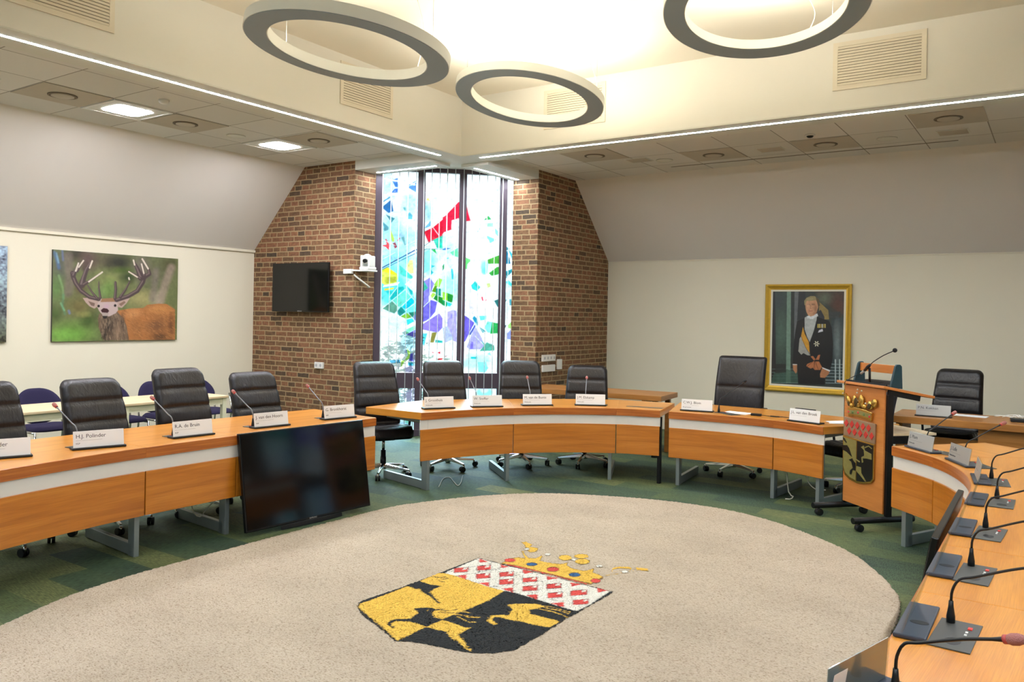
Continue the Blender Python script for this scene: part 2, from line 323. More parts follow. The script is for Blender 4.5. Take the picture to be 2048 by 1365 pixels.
def catmull(pts, step=.05):
    P = [np.array(p, float) for p in pts]; P = [2*P[0]-P[1]] + P + [2*P[-1]-P[-2]]; out = []
    for i in range(1, len(P)-2):
        n = max(1, int(round(np.linalg.norm(P[i+1]-P[i])/step)))
        for k in range(n):
            t = k/n; out.append(.5*((2*P[i])+(-P[i-1]+P[i+1])*t+(2*P[i-1]-5*P[i]+4*P[i+1]-P[i+2])*t*t+(-P[i-1]+3*P[i]-3*P[i+1]+P[i+2])*t**3))
    out.append(P[-2]); return [tuple(float(c) for c in p) for p in out]
def offs(pts, d):
    out = []
    for i, p in enumerate(pts):
        a = pts[max(i-1, 0)]; b = pts[min(i+1, len(pts)-1)]; tx, ty = b[0]-a[0], b[1]-a[1]; L = math.hypot(tx, ty)
        out.append((p[0]-ty/L*d, p[1]+tx/L*d))
    return out
def arclen(pts):
    s = [0]
    for i in range(1, len(pts)): s.append(s[-1]+math.hypot(pts[i][0]-pts[i-1][0], pts[i][1]-pts[i-1][1]))
    return s
def wallstrip(mb, pts, d0, d1, z0, z1, mi=0):
    A = offs(pts, d0); B = offs(pts, d1); S = arclen(pts); n = len(pts)
    vs = [(*A[i], z0) for i in range(n)]+[(*A[i], z1) for i in range(n)]+[(*B[i], z0) for i in range(n)]+[(*B[i], z1) for i in range(n)]
    uv = [(S[i], z0) for i in range(n)]+[(S[i], z1) for i in range(n)]+[(S[i], z0+.5) for i in range(n)]+[(S[i], z1+.5) for i in range(n)]
    fs = []
    for i in range(n-1):
        fs += [(i, n+i, n+i+1, i+1), (2*n+i, 2*n+i+1, 3*n+i+1, 3*n+i), (n+i, 3*n+i, 3*n+i+1, n+i+1), (i, i+1, 2*n+i+1, 2*n+i)]
    fs += [(0, 2*n, 3*n, n), (n-1, 2*n-1, 4*n-1, 3*n-1)]
    mb.add(vs, fs, uv, mi)
def slab(mb, inner, outer, z0, z1, mi=0):
    poly = list(inner)+list(outer)[::-1]; mb.prism(poly, z0, z1, mi)

# ================================================================== SETTING
XW, YN = -6.621, 8.706; ZK, ZC, ZL, ZT = 2.569, 3.697, 3.61, 4.307
XC, YC = .39, 1.2
XE, YS = 2*XC-XW, 2*YC-YN
LX, LY = -2.902, 4.987; LX2, LY2 = 2*XC-LX, 2*YC-LY
BW = .43; YA, XB = 4.887, -2.802; QX, QY = -4.592, 6.60; YWA, XWB = 5.314, -3.16
def struct(o): o['kind'] = 'structure'; return o
struct(MB().bb(XW-.3, XE+.3, YS-.3, YN+.3, -.12, 0).build('floor', CARPET))
# knee walls (mirrored about the room centre)
def wall_x(name, x, sgn, y0, y1):
    struct(MB().bb(x, x-sgn*.25, y0, y1, 0, ZK).build(name, WALL))
    xi = x+sgn*1.053; mb = MB()
    P = [(x, ZK), (xi, ZC), (xi, ZC+.12), (x-sgn*.25, ZC+.12), (x-sgn*.25, ZK)]
    vs = [(a, y0, b) for a, b in P]+[(a, y1, b) for a, b in P]
    mb.add(vs, [(0,1,2,3,4), (9,8,7,6,5)]+[(i, (i+1) % 5, 5+(i+1) % 5, 5+i) for i in range(5)]); struct(mb.build(name+'_slope', SLOPE))
    struct(MB().bb(x, x+sgn*.03, y0, y1, ZK-.035, ZK).build('trim_1' if sgn > 0 else 'trim_2', WALL, bevel=.004))
def wall_y(name, y, sgn, x0, x1):
    struct(MB().bb(x0, x1, y, y+sgn*.25, 0, ZK).build(name, WALL))
    yi = y-sgn*1.096; mb = MB()
    P = [(y, ZK), (yi, ZC), (yi, ZC+.12), (y+sgn*.25, ZC+.12), (y+sgn*.25, ZK)]
    vs = [(x0, a, b) for a, b in P]+[(x1, a, b) for a, b in P]
    mb.add(vs, [(4,3,2,1,0), (5,6,7,8,9)]+[(i, (i+1) % 5, 5+(i+1) % 5, 5+i) for i in range(5)]); struct(mb.build(name+'_slope', SLOPE))
    struct(MB().bb(x0, x1, y, y-sgn*.012, ZK-.012, ZK).build('trim_3' if sgn > 0 else 'trim_4', WALL))
mx = lambda x: 2*XC-x
my = lambda y: 2*YC-y
wall_x('wall_left', XW, 1, my(YA), YA); wall_x('wall_east', XE, -1, my(YA), YA)
wall_y('wall_right', YN, 1, XB, mx(XB)); wall_y('wall_south', YS, -1, XB, mx(XB))
# brick piers at the four corners, an L-shaped return each; window plane between
def corner(k, sx, sy):
    T = lambda x, y: ((x if sx > 0 else mx(x)), (y if sy > 0 else my(y)))
    def pr(poly, z0, z1, m, name): return struct(MB().prism([T(*p) for p in poly], z0, z1).build(name, m))
    nm = ['left', 'east', 'south_left', 'south_east'][k]
    pr([(XW-.25, YA), (QX, YA), (QX, YWA+.06), (XW-.25, YWA+.06)], 0, ZC+.1, BRICK, 'wall_brick_'+nm)
    pr([(XB, YN+.25), (XB, QY), (XWB-.06, QY), (XWB-.06, YN+.25)], 0, ZC+.1, BRICK, 'wall_brick_'+['right', 'far_east', 'south_right', 'south_far_east'][k])
    # alcove ceiling
    pr([(QX-.02, YA+.02), (QX-.02, YWA+.08), (XWB-.08, QY+.08), (XB-.01, QY+.02), (XB-.01, LY+.2), (LX-.13, LY+.13), (LX-.13, YA+.02)], ZC, ZC+.1, BEAM, 'ceiling_alcove_'+nm)
for k, (sx, sy) in enumerate(((1,1), (-1,1), (1,-1), (-1,-1))): corner(k, sx, sy)
# aisle ceilings
struct(MB().bb(XW+.9, LX-BW+.03, my(YA)-.02, YA+.02, ZC, ZC+.1).build('ceiling_left', TILE_L))
struct(MB().bb(mx(LX-BW+.03), mx(XW+.9), my(YA)-.02, YA+.02, ZC, ZC+.1).build('ceiling_east', TILE_L))
struct(MB().bb(XB-.02, mx(XB)+.02, LY+BW-.03, YN-.95, ZC, ZC+.1).build('ceiling_right', TILE_R))
struct(MB().bb(XB-.02, mx(XB)+.02, my(YN)+.95, my(LY+BW-.03), ZC, ZC+.1).build('ceiling_south', TILE_R))
# lantern box and beams
TH = .12
struct(MB().bb(LX-TH, LX, LY2-TH, LY+TH, ZL+.012, ZT).build('wall_lantern_left', LANT))
struct(MB().bb(LX2, LX2+TH, LY2-TH, LY+TH, ZL+.012, ZT).build('wall_lantern_east', LANT))
struct(MB().bb(LX, LX2, LY, LY+TH, ZL+.012, ZT).build('wall_lantern_right', LANT))
struct(MB().bb(LX, LX2, LY2-TH, LY2, ZL+.012, ZT).build('wall_lantern_south', LANT))
struct(MB().bb(LX-TH, LX2+TH, LY2-TH, LY+TH, ZT, ZT+.12).build('ceiling_lantern', LCEIL))
def beams():
    # underside level with the ceiling edge; a strip groove holds the light
    n = 0
    yy = (YA-.005, LY+BW)
    for x0, x1 in ((LX-BW, LX), (LX2, LX2+BW)):
        n += 1; i0, i1 = (x0, x1-TH) if x1 == LX else (x0+TH, x1); sg = 1 if x1 == LX else -1; e0, e1 = LY+BW, QY; struct(MB().bb(x0, x1, my(e0), e0, ZL, ZL+.011).bb(i0, i1, my(e0), e0, ZL+.012, ZL+.24).bb(x0+.1*sg, x1+.1*sg, e0, e1, ZL-.035, ZL+.12).bb(x0+.1*sg, x1+.1*sg, my(e1), my(e0), ZL-.035, ZL+.12).build('trim_%d' % (10+n), BEAM))
    for y0, y1 in ((LY-.10, LY+BW-.10), (my(LY+BW-.10), my(LY-.10))):
        n += 1; mb = MB()
        for a, b in ((QX, LX-BW), (LX2+BW, mx(QX))): mb.bb(a, b, y0, y1, ZL-.035, ZC+.05)
        struct(mb.build('trim_%d' % (10+n), BEAM))
    for y0, y1 in ((LY, LY+BW), (my(LY+BW), my(LY))):
        n += 1; i0, i1 = (y0+TH, y1) if y0 == LY else (y0, y1-TH); struct(MB().bb(LX, LX2, y0, y1, ZL, ZL+.011).bb(LX-.01, LX2+.01, i0, i1, ZL+.012, ZL+.24).build('trim_%d' % (10+n), BEAM))
beams()
# light lines under the beams
def strip(x0, x1, y0, y1, label, z=None):
    z = ZL if z is None else z
    o = MB().bb(x0, x1, y0, y1, z-.0015, z+.002).build('light_line', LED)
    tag(o, label, 'light', 'light lines under the beams')
strip(LX-.199, LX-.171, my(YA)+.1, YA-.08, 'long light line under the beam above the left desks')
strip(LX+.16, LX2-.16, LY+.161, LY+.189, 'long light line under the beam above the right-hand wall')
strip(QX+.12, LX-BW-.12, LY+.176, LY+.204, 'short light line over the stained glass, on the side of the wall-mounted screen', ZL-.035)
strip(LX-.224, LX-.196, LY+.56, QY-.06, 'short light line over the stained glass, on the side of the white sockets', ZL-.035)
strip(LX2+.165, LX2+.205, my(YA)+.1, YA-.08, 'light line under the beam on the side away from the windows')
strip(LX+.16, LX2-.16, my(LY+.195), my(LY+.155), 'light line under the beam behind the viewer')

# ------------------------------------------------------------------ painting helper
class Paint:
    """colours on a flat grid, oversampled SSxSS and averaged; X, Y are the positions in the tracing frame"""
    def __init__(s, X, Y, base, ss=3):
        H, W_ = X.shape; s.ss = ss; s.shape = X.shape
        def up(A):
            yi = np.clip((np.arange(H*ss)+.5)/ss-.5, 0, H-1.001); xi = np.clip((np.arange(W_*ss)+.5)/ss-.5, 0, W_-1.001)
            y0 = yi.astype(int); x0 = xi.astype(int); fy = (yi-y0)[:, None]; fx = (xi-x0)[None]
            return (A[y0][:, x0]*(1-fx)+A[y0][:, x0+1]*fx)*(1-fy)+(A[y0+1][:, x0]*(1-fx)+A[y0+1][:, x0+1]*fx)*fy
        s.X = up(X).ravel() if ss > 1 else X.ravel(); s.Y = up(Y).ravel() if ss > 1 else Y.ravel()
        s.C = np.zeros((s.X.size, 3)); s.C[:] = lin(tuple(v/255 for v in base)); s.M = np.zeros(s.X.size, bool)
    def near(s, x0, x1, y0, y1): return np.nonzero((s.X >= x0) & (s.X <= x1) & (s.Y >= y0) & (s.Y <= y1))[0]
    def put(s, idx, m, c, a=1):
        c = np.array(lin(tuple(v/255 for v in c))); A = (m*a)[:, None]; s.C[idx] = s.C[idx]*(1-A)+c*A; s.M[idx] |= m > .5
    def poly(s, P, c, a=1):
        P = np.array(P, float); idx = s.near(P[:, 0].min(), P[:, 0].max(), P[:, 1].min(), P[:, 1].max())
        if not len(idx): return
        X, Y = s.X[idx], s.Y[idx]; m = np.zeros(len(idx), bool); j = len(P)-1
        for i in range(len(P)):
            xi, yi = P[i]; xj, yj = P[j]
            if yi != yj: m ^= ((yi > Y) != (yj > Y)) & (X < (xj-xi)*(Y-yi)/(yj-yi)+xi)
            j = i
        s.put(idx, m.astype(float), c, a)
    def line(s, P, wd, c, a=1, soft=0):
        P = np.array(P, float); ws = wd if isinstance(wd, (list, tuple)) else (wd, wd); r_ = max(ws)/2+soft+.5
        idx = s.near(P[:, 0].min()-r_, P[:, 0].max()+r_, P[:, 1].min()-r_, P[:, 1].max()+r_)
        if not len(idx): return
        X, Y = s.X[idx], s.Y[idx]; d = np.full(len(idx), 1e9); n = len(P)-1
        for i in range(n):
            v = P[i+1]-P[i]; L = v @ v+1e-9; t = np.clip(((X-P[i][0])*v[0]+(Y-P[i][1])*v[1])/L, 0, 1)
            d = np.minimum(d, np.hypot(X-P[i][0]-t*v[0], Y-P[i][1]-t*v[1])-(ws[0]+(ws[1]-ws[0])*(i+t)/n)/2)
        s.put(idx, (d < 0).astype(float) if not soft else np.clip(.5-d/soft, 0, 1), c, a)
    def ell(s, cx, cy, rx, ry, c, soft=0, a=1, rot=0):
        R = max(rx, ry); idx = s.near(cx-R, cx+R, cy-R, cy+R)
        if not len(idx): return
        co, sn = math.cos(rot), math.sin(rot); dx, dy = s.X[idx]-cx, s.Y[idx]-cy; r_ = np.hypot((dx*co+dy*sn)/rx, (-dx*sn+dy*co)/ry)
        s.put(idx, (r_ < 1).astype(float) if not soft else np.clip((1-r_)/soft, 0, 1), c, a)
    def down(s, A):
        H, W_ = s.shape; k = s.ss; return A.reshape(H, k, W_, k, -1).mean((1, 3))
    @property
    def c(s): return s.down(s.C)
    @property
    def mask(s): return s.down(s.M.astype(float)[:, None])[..., 0] > .5
def frame_fn(x0, y0, s_): return lambda L: [(x0+a*s_, y0+b*s_) for a, b in L]
def proj_grid(P):
    d = P-np.array(CAM_LOC); z = d @ np.array(_f); return CX+FPX*(d @ np.array(_r))/z, CY-FPX*(d @ np.array(_u))/z
def grid_mesh(name, P, colr, m, parent=None, mask=None):
    H, W_ = P.shape[:2]; me = bpy.data.meshes.new(name); idx = np.arange(H*W_).reshape(H, W_)
    F = np.stack([idx[:-1, :-1], idx[:-1, 1:], idx[1:, 1:], idx[1:, :-1]], -1).reshape(-1, 4); V = P.reshape(-1, 3); C = colr.reshape(-1, 3)
    if mask is not None:
        mk = mask.reshape(-1); keep = mk[F].all(1); F = F[keep]; used = np.unique(F); mp = -np.ones(len(V), int); mp[used] = np.arange(len(used)); F = mp[F]; V = V[used]; C = C[used]
    me.from_pydata(V.tolist(), [], F.tolist()); ca = me.color_attributes.new('Col', 'FLOAT_COLOR', 'POINT')
    ca.data.foreach_set('color', np.c_[C, np.ones(len(C))].astype('f').ravel()); me.materials.append(m)
    o = bpy.data.objects.new(name, me); col.objects.link(o)
    if parent: o.parent = parent
    return o
# ================================================================== STAINED GLASS WINDOWS
WA = Vector((QX, YWA, 0)); WB_ = Vector((-3.188, 6.642, 0)); WD = (WB_-WA).normalized(); WNRM = Vector((WD.y, -WD.x, 0))   # towards the room
if WNRM.x < 0: WNRM = -WNRM
def wpt(s, z, d=0): v = WA+WD*s+WNRM*d; return (v.x, v.y, z)
PITCHW = .6005; MUL = [0.027, 0.602, 1.175, 1.745]
def glass_colours(P):
    X, Y = proj_grid(P); g = Paint(X, Y, (236, 246, 248))
    W1 = frame_fn(745, 330, .1685); W2 = frame_fn(885, 330, .1685); W3 = frame_fn(745, 540, .1611); W4 = frame_fn(885, 540, .1611)
    def E(fr, cx, cy, rx, ry, c, soft=.6, a=.8, s_=.1685):
        (x, y), = fr([(cx, cy)]); g.ell(x, y, rx*s_, ry*s_, c, soft, a)
    # pale sky washes
    E(W1, 150, 250, 170, 330, (190, 234, 246)); E(W1, 430, 450, 160, 200, (176, 220, 240)); E(W1, 200, 800, 260, 300, (150, 214, 226)); E(W1, 420, 880, 200, 170, (160, 206, 232))
    E(W1, 640, 560, 120, 200, (176, 226, 240)); E(W2, 60, 1000, 160, 240, (190, 244, 240)); E(W1, 650, 1150, 170, 250, (130, 226, 224)); E(W1, 300, 1150, 300, 240, (120, 222, 216))
    E(W3, 250, 250, 300, 330, (70, 208, 206), .5, .9, .1611); E(W3, 480, 450, 170, 200, (90, 216, 220), .5, .9, .1611); E(W4, 90, 220, 170, 300, (150, 236, 226), .6, .8, .1611)
    E(W3, 250, 680, 200, 160, (196, 240, 236), .6, .8, .1611); E(W3, 450, 900, 160, 220, (160, 214, 238), .6, .8, .1611); E(W4, 420, 1150, 320, 150, (150, 236, 236), .6, .8, .1611)
    E(W4, 800, 250, 150, 300, (200, 240, 244), .7, .7, .1611)
    def P_(fr, L, c, a=1): g.poly(fr(L), c, a)
    BL = (70, 130, 196); TE = (40, 178, 186)
    P_(W1, [(230,180),(300,155),(302,268),(270,262)], BL); P_(W1, [(300,278),(302,335),(220,330),(262,285)], (64,124,214)); P_(W1, [(415,265),(523,205),(523,340)], (86,150,220)); P_(W1, [(420,240),(530,180),(530,190),(425,255)], (110,160,190))
    P_(W1, [(125,430),(210,370),(208,395),(128,445)], (90,160,196)); P_(W1, [(122,495),(200,430),(225,415),(250,550),(190,572),(125,520)], (52,116,170)); P_(W1, [(160,590),(265,635),(225,690)], (70,140,150)); P_(W1, [(122,675),(195,740),(190,770),(140,790)], (90,156,168))
    P_(W1, [(410,600),(440,560),(475,600),(470,645),(420,645)], (104,186,204)); P_(W1, [(362,505),(395,505),(395,545),(375,540)], (110,180,180)); P_(W1, [(215,760),(260,880),(262,910),(232,915),(205,800)], (176,214,96)); P_(W1, [(340,860),(375,850),(395,955),(380,955)], (110,170,170))
    P_(W1, [(240,930),(270,920),(295,975),(265,995)], (150,40,70)); P_(W1, [(150,880),(165,880),(200,945),(195,1015),(150,970),(118,965),(120,955),(170,945)], (220,40,60)); P_(W1, [(290,895),(330,860),(328,875),(298,905)], (210,50,70))
    P_(W1, [(110,1070),(260,1070),(285,1130),(120,1140)], (150,206,226), .8)
    g.line(W1([(110,1225),(520,1005)]), 2.2, (20,70,140)); g.line(W1([(110,1245),(522,1045)]), 1.4, (30,90,150)); g.line(W1([(600,970),(700,905),(831,850)]), 1.1, (20,60,80)); g.line(W1([(600,1015),(640,1000),(831,1000)]), 1.1, (20,60,80))
    P_(W1, [(600,800),(720,740),(831,650),(831,840),(700,900),(660,925)], (214,28,62)); P_(W2, [(0,625),(40,600),(190,440),(255,455),(285,480),(320,620),(335,665),(250,675),(190,635),(110,660),(105,770),(20,800),(0,825)], (222,40,76))
    P_(W1, [(610,760),(690,660),(690,735)], (120,176,206)); P_(W1, [(605,500),(650,480),(690,560),(680,650),(640,600)], (170,214,232)); P_(W1, [(635,420),(660,385),(684,430)], (232,204,120)); P_(W1, [(720,890),(831,840),(831,990),(765,990)], (20,190,160)); P_(W1, [(692,1005),(745,1005),(765,1060)], (40,176,90))
    P_(W1, [(440,1130),(480,1130),(490,1290),(410,1290),(400,1220)], (226,228,150)); P_(W1, [(700,1190),(745,1200),(700,1225)], TE); P_(W1, [(690,1240),(725,1280),(690,1310)], TE); P_(W1, [(590,1060),(680,1000),(680,1250),(590,1300)], (140,224,228), .7)
    P_(W1, [(78,1260),(150,1230),(180,1215),(290,1290),(300,1365),(80,1365)], (196,214,60)); P_(W1, [(140,1240),(190,1225),(265,1285),(240,1300),(150,1270)], (246,226,20)); P_(W1, [(320,1190),(480,1320),(470,1365),(330,1300)], (80,200,186))
    P_(W2, [(0,1000),(40,985),(100,990),(40,1012),(0,1012)], (30,110,190)); P_(W2, [(90,1040),(185,985),(185,1100),(120,1075)], (110,220,160)); P_(W2, [(245,1085),(345,1130),(295,1180),(290,1240),(245,1230)], (120,226,130)); P_(W2, [(0,1200),(20,1170),(20,1230),(0,1260)], (30,150,90))
    P_(W2, [(490,655),(545,605),(580,650)], (60,176,100)); P_(W2, [(515,690),(600,690),(600,735),(520,735)], (170,240,196)); P_(W2, [(415,790),(445,745),(440,775),(420,800)], (60,150,180)); P_(W2, [(515,835),(640,890),(565,930)], (130,226,236)); P_(W2, [(610,740),(660,790),(660,850),(630,820)], (150,226,240))
    P_(W2, [(535,1125),(650,1080),(720,1060),(720,1175),(540,1175)], (86,168,70)); P_(W2, [(550,1285),(650,1210),(700,1210),(690,1290),(575,1315)], (76,166,70)); E(W2, 495, 1210, 60, 100, (130,226,224), .5, .9)
    P_(W2, [(715,800),(745,830),(745,940),(715,930)], (70,150,220)); P_(W2, [(715,940),(800,1000),(720,1030)], (50,140,150)); P_(W2, [(720,1050),(770,1020),(810,1175),(715,1175)], (30,130,160)); P_(W2, [(780,1000),(840,1070),(845,1160),(800,1060)], (80,190,200)); P_(W2, [(710,1280),(840,1230),(760,1340),(710,1365)], (50,160,170))
    P_(W2, [(100,1230),(120,1240),(145,1360),(110,1360)], (50,196,206)); P_(W2, [(50,1105),(75,1100),(70,1115),(52,1118)], (60,190,200))
    # lower half
    P_(W3, [(80,40),(150,20),(300,80),(300,160),(150,190),(85,140)], (206,222,96)); P_(W3, [(130,20),(210,0),(265,20),(255,45),(160,30)], (250,226,30)); P_(W3, [(150,90),(290,80),(300,150),(180,170),(150,150)], (180,186,60)); P_(W3, [(145,235),(265,220),(260,240),(150,258)], (240,214,60)); P_(W3, [(300,160),(340,150),(310,190),(130,215),(135,195)], (250,250,240))
    P_(W3, [(400,180),(490,105),(540,200),(520,300),(460,220)], (222,246,240)); P_(W3, [(160,265),(260,260),(210,330)], (30,190,190)); P_(W3, [(205,345),(320,215),(380,205),(400,235),(240,380)], (16,178,176)); P_(W3, [(425,205),(500,265),(500,310),(475,310)], (24,178,176)); P_(W3, [(250,385),(420,250),(480,330),(370,440),(310,470)], (110,208,188)); P_(W3, [(365,465),(480,345),(535,390),(420,495)], (0,186,204))
    P_(W3, [(120,485),(245,390),(320,440),(310,500),(270,545)], (96,150,130)); P_(W3, [(310,510),(355,455),(415,520),(340,580),(312,550)], (20,136,130)); P_(W3, [(345,580),(430,535),(495,590),(410,610)], (126,178,50)); P_(W3, [(430,530),(535,520),(535,550),(495,590)], (40,130,110)); P_(W3, [(500,590),(535,550),(538,640)], (84,90,170)); P_(W3, [(420,620),(500,600),(520,640),(430,690)], (60,200,200)); P_(W3, [(415,800),(420,740),(530,690),(530,740)], (130,220,180)); P_(W3, [(415,805),(530,745),(530,845)], (108,96,200))
    P_(W3, [(460,1045),(520,1030),(520,1145),(450,1130)], (100,96,196)); P_(W3, [(400,990),(425,990),(420,1035),(400,1035)], (80,100,190)); P_(W3, [(420,970),(470,1020),(460,1100),(400,1140),(350,1220),(355,1130),(400,1120),(440,1060)], (176,220,110)); P_(W3, [(440,1150),(520,1145),(520,1195),(440,1190)], (60,170,200)); P_(W3, [(210,1120),(350,1115),(345,1160),(215,1160)], (90,160,190)); P_(W3, [(395,1200),(520,1190),(520,1275),(395,1270)], (200,196,236))
    # purple field
    P_(W3, [(610,160),(710,95),(765,170),(740,250),(700,330),(700,420),(610,495)], (140,132,220)); P_(W3, [(610,600),(610,500),(720,370),(805,400),(780,520),(700,620),(600,660)], (116,106,206)); P_(W3, [(600,690),(830,540),(869,600),(869,720),(810,780),(700,760),(605,740)], (142,124,208)); P_(W3, [(615,100),(690,225),(620,280)], (70,170,150)); P_(W3, [(735,270),(780,180),(805,195),(785,285)], (96,150,30)); P_(W3, [(760,190),(820,100),(869,120),(830,220)], (160,214,90)); P_(W3, [(720,320),(750,280),(785,300),(745,370)], (176,214,90)); P_(W3, [(790,230),(850,235),(850,330),(785,310)], (30,150,130)); P_(W3, [(755,360),(785,310),(869,345),(869,435)], (40,140,60))
    P_(W3, [(735,780),(800,775),(760,905),(715,905)], (146,140,70)); P_(W3, [(780,870),(869,880),(869,910),(780,905)], (50,180,170)); P_(W3, [(610,790),(680,790),(640,950),(610,900)], (90,200,214)); P_(W3, [(815,1100),(869,1095),(869,1120),(810,1120)], (226,30,50)); P_(W3, [(730,1015),(780,1030),(745,1035)], (190,40,70)); P_(W3, [(800,1030),(845,1010),(840,1050)], (190,40,70)); P_(W4, [(15,1075),(80,1060),(20,1090)], (160,60,80))
    P_(W4, [(0,270),(130,310),(120,400),(0,370)], (150,206,70)); P_(W4, [(60,285),(135,320),(120,410),(60,390)], (40,140,60)); P_(W4, [(0,370),(60,400),(55,460),(0,440)], (30,150,90)); P_(W4, [(55,400),(120,420),(95,455),(60,450)], (60,200,210))
    P_(W4, [(60,520),(130,500),(175,510),(175,900),(130,880),(60,700)], (170,162,232)); P_(W4, [(0,720),(60,700),(140,860),(20,910)], (176,186,240)); P_(W4, [(232,545),(300,580),(400,660),(290,880),(240,920)], (118,104,200)); P_(W4, [(250,540),(260,400),(370,380),(410,540),(330,580)], (222,216,246), .8); P_(W4, [(300,960),(400,690),(490,850),(520,940),(470,990),(330,990)], (176,172,236)); P_(W4, [(330,800),(400,680),(410,700),(345,815)], (70,90,170)); P_(W4, [(340,980),(360,890),(380,900),(380,985)], (130,120,210))
    P_(W4, [(355,195),(405,140),(470,215),(430,265),(370,240)], (60,200,196)); P_(W4, [(545,170),(590,165),(600,210),(560,225)], (196,240,140)); P_(W4, [(480,335),(500,335),(510,390),(490,380)], (226,50,90)); P_(W4, [(515,380),(550,365),(540,395)], (226,50,90)); P_(W4, [(640,385),(690,365),(800,370),(750,460),(680,460)], (50,120,120)); P_(W4, [(830,365),(870,365),(870,440),(832,440)], (80,160,170))
    P_(W4, [(455,570),(545,570),(540,620),(470,630)], (110,226,220)); P_(W4, [(370,600),(395,570),(440,620),(440,695),(410,680)], (40,150,180)); P_(W4, [(445,700),(545,765),(500,785)], (20,146,150)); P_(W4, [(520,720),(560,640),(615,650),(610,785),(560,780)], (140,236,214)); P_(W4, [(615,650),(690,665),(720,680),(700,790),(590,795)], (50,166,90)); P_(W4, [(715,680),(795,690),(750,780),(715,790)], (10,76,90)); P_(W4, [(730,790),(755,790),(735,850),(722,850)], (60,170,160)); P_(W4, [(810,690),(860,640),(878,680),(850,730),(815,725)], (166,230,130)); P_(W4, [(800,790),(860,730),(865,870),(800,860)], (150,160,210))
    P_(W4, [(460,1010),(550,900),(640,940),(645,1005)], (90,170,150)); P_(W4, [(480,870),(530,930),(510,950)], (80,160,150)); P_(W4, [(350,1080),(430,1080),(430,1110),(350,1105)], (30,170,176)); P_(W4, [(440,1145),(540,1145),(565,1220),(530,1280),(445,1270)], (130,210,236)); P_(W4, [(550,1045),(590,1020),(610,1070)], (140,226,224)); P_(W4, [(580,45),(680,0),(690,60),(610,75)], (60,160,70)); P_(W4, [(725,170),(725,40),(780,70),(800,90)], (10,96,110)); P_(W4, [(760,50),(860,0),(870,20),(790,100)], (50,150,160)); P_(W4, [(780,150),(820,130),(870,180),(860,210),(800,170)], (90,206,216))
    P_(W4, [(735,0),(760,0),(760,640),(735,640)], (90,200,180), .5); E(W4, 520, 20, 50, 50, (120,226,220), .5, .9, .1611)
    # came lines
    for L in ([(120,480),(400,250)], [(120,485),(420,615)], [(210,345),(310,215)], [(410,0),(535,110)], [(240,380),(330,470)], [(400,240),(540,400)], [(360,450),(480,340)], [(410,500),(535,410)], [(610,480),(770,330)], [(600,690),(780,550)], [(440,530),(535,650)]): g.line(W3(L), .9, (226,246,246))
    for L in ([(240,530),(400,655),(520,780)], [(400,660),(280,900)], [(700,0),(820,100),(760,180)], [(520,940),(400,820)]): g.line(W4(L), .9, (232,244,250))
    for L in ([(122,450),(205,400)], [(420,270),(525,340)], [(120,560),(220,680)], [(600,770),(760,700)], [(120,1120),(270,1040)], [(110,880),(270,960)], [(390,960),(525,890)], [(600,780),(660,925)], [(715,740),(790,840)]): g.line(W1(L), .9, (232,246,250))
    SS = (P.shape[0]*3, P.shape[1]*3); g.C *= (1+smooth_noise(SS, 14, .13, 21)+smooth_noise(SS, 5, .08, 22)).reshape(-1, 1)
    return np.clip(g.c, 0, 1)**1.15
def smooth_noise(shape, s, amp, seed):
    r_ = np.random.default_rng(seed); H, W_ = shape; a = r_.normal(0, 1, (H//s+3, W_//s+3)); yi = np.arange(H)/s; xi = np.arange(W_)/s; y0 = yi.astype(int); x0 = xi.astype(int); fy = (yi-y0)[:, None]; fx = (xi-x0)[None]
    A = a[y0][:, x0]; B = a[y0][:, x0+1]; C_ = a[y0+1][:, x0]; D = a[y0+1][:, x0+1]; return amp*((A*(1-fx)+B*fx)*(1-fy)+(C_*(1-fx)+D*fx)*fy)
GLASS = vcol_mat('stained_glass', kind='glass')
def window(k, sx, sy, name, full):
    root = empty(name, (0,0,0)); root['kind'] = 'structure'
    def fin(o):
        if sx < 0: o.scale.x = -1; o.location.x = 2*XC
        if sy < 0: o.scale.y = -1; o.location.y = 2*YC
        return o
    nP = 4
    mb = MB()
    for m_ in MUL+[]:
        a = wpt(m_, 0); b = wpt(m_, ZC); mb.bar((a[0], a[1], 0), (b[0], b[1], ZC), .062, .10, up=(WD.x, WD.y, 0))
    e0, e1 = -.05, 1.97
    for z0, z1 in ((0, .09), (.66, .875), (3.64, 3.70)):
        p, q = wpt(e0, (z0+z1)/2), wpt(e1, (z0+z1)/2); mb.bar(p, q, .07, z1-z0)
    fin(mb.build('window_frame', FRAME, root, bevel=.004))
    st = .0075 if full else .04
    for z0, z1, pz in ((.875, 3.64, 1), (.09, .66, 1)):
        for i in range(4):
            s0 = MUL[i]+.03; s1 = (MUL[i+1]-.03) if i < 3 else 1.955
            S, Z = np.meshgrid(np.arange(s0, s1+st, st).clip(s0, s1), np.arange(z0, z1+st, st).clip(z0, z1))
            P = np.stack([WA.x+WD.x*S, WA.y+WD.y*S, Z], -1)
            c_ = glass_colours(P) if z0 > .5 else None
            if c_ is None:
                rr = np.random.default_rng(i+5); g = Paint(S, Z, (206,236,244))
                for _ in range(9): g.ell(rr.uniform(s0, s1), rr.uniform(z0, z1), rr.uniform(.05,.16), rr.uniform(.05,.16), [(90,200,206),(150,200,236),(60,180,150),(196,196,236)][rr.integers(4)], .3, .8)
                c_ = g.c
            o = grid_mesh('glass_pane', P, c_, GLASS, root); fin(o)
    return root
window(1, 1, 1, 'window_1', True); window(2, -1, 1, 'window_2', False); window(3, 1, -1, 'window_3', False); window(4, -1, -1, 'window_4', False)
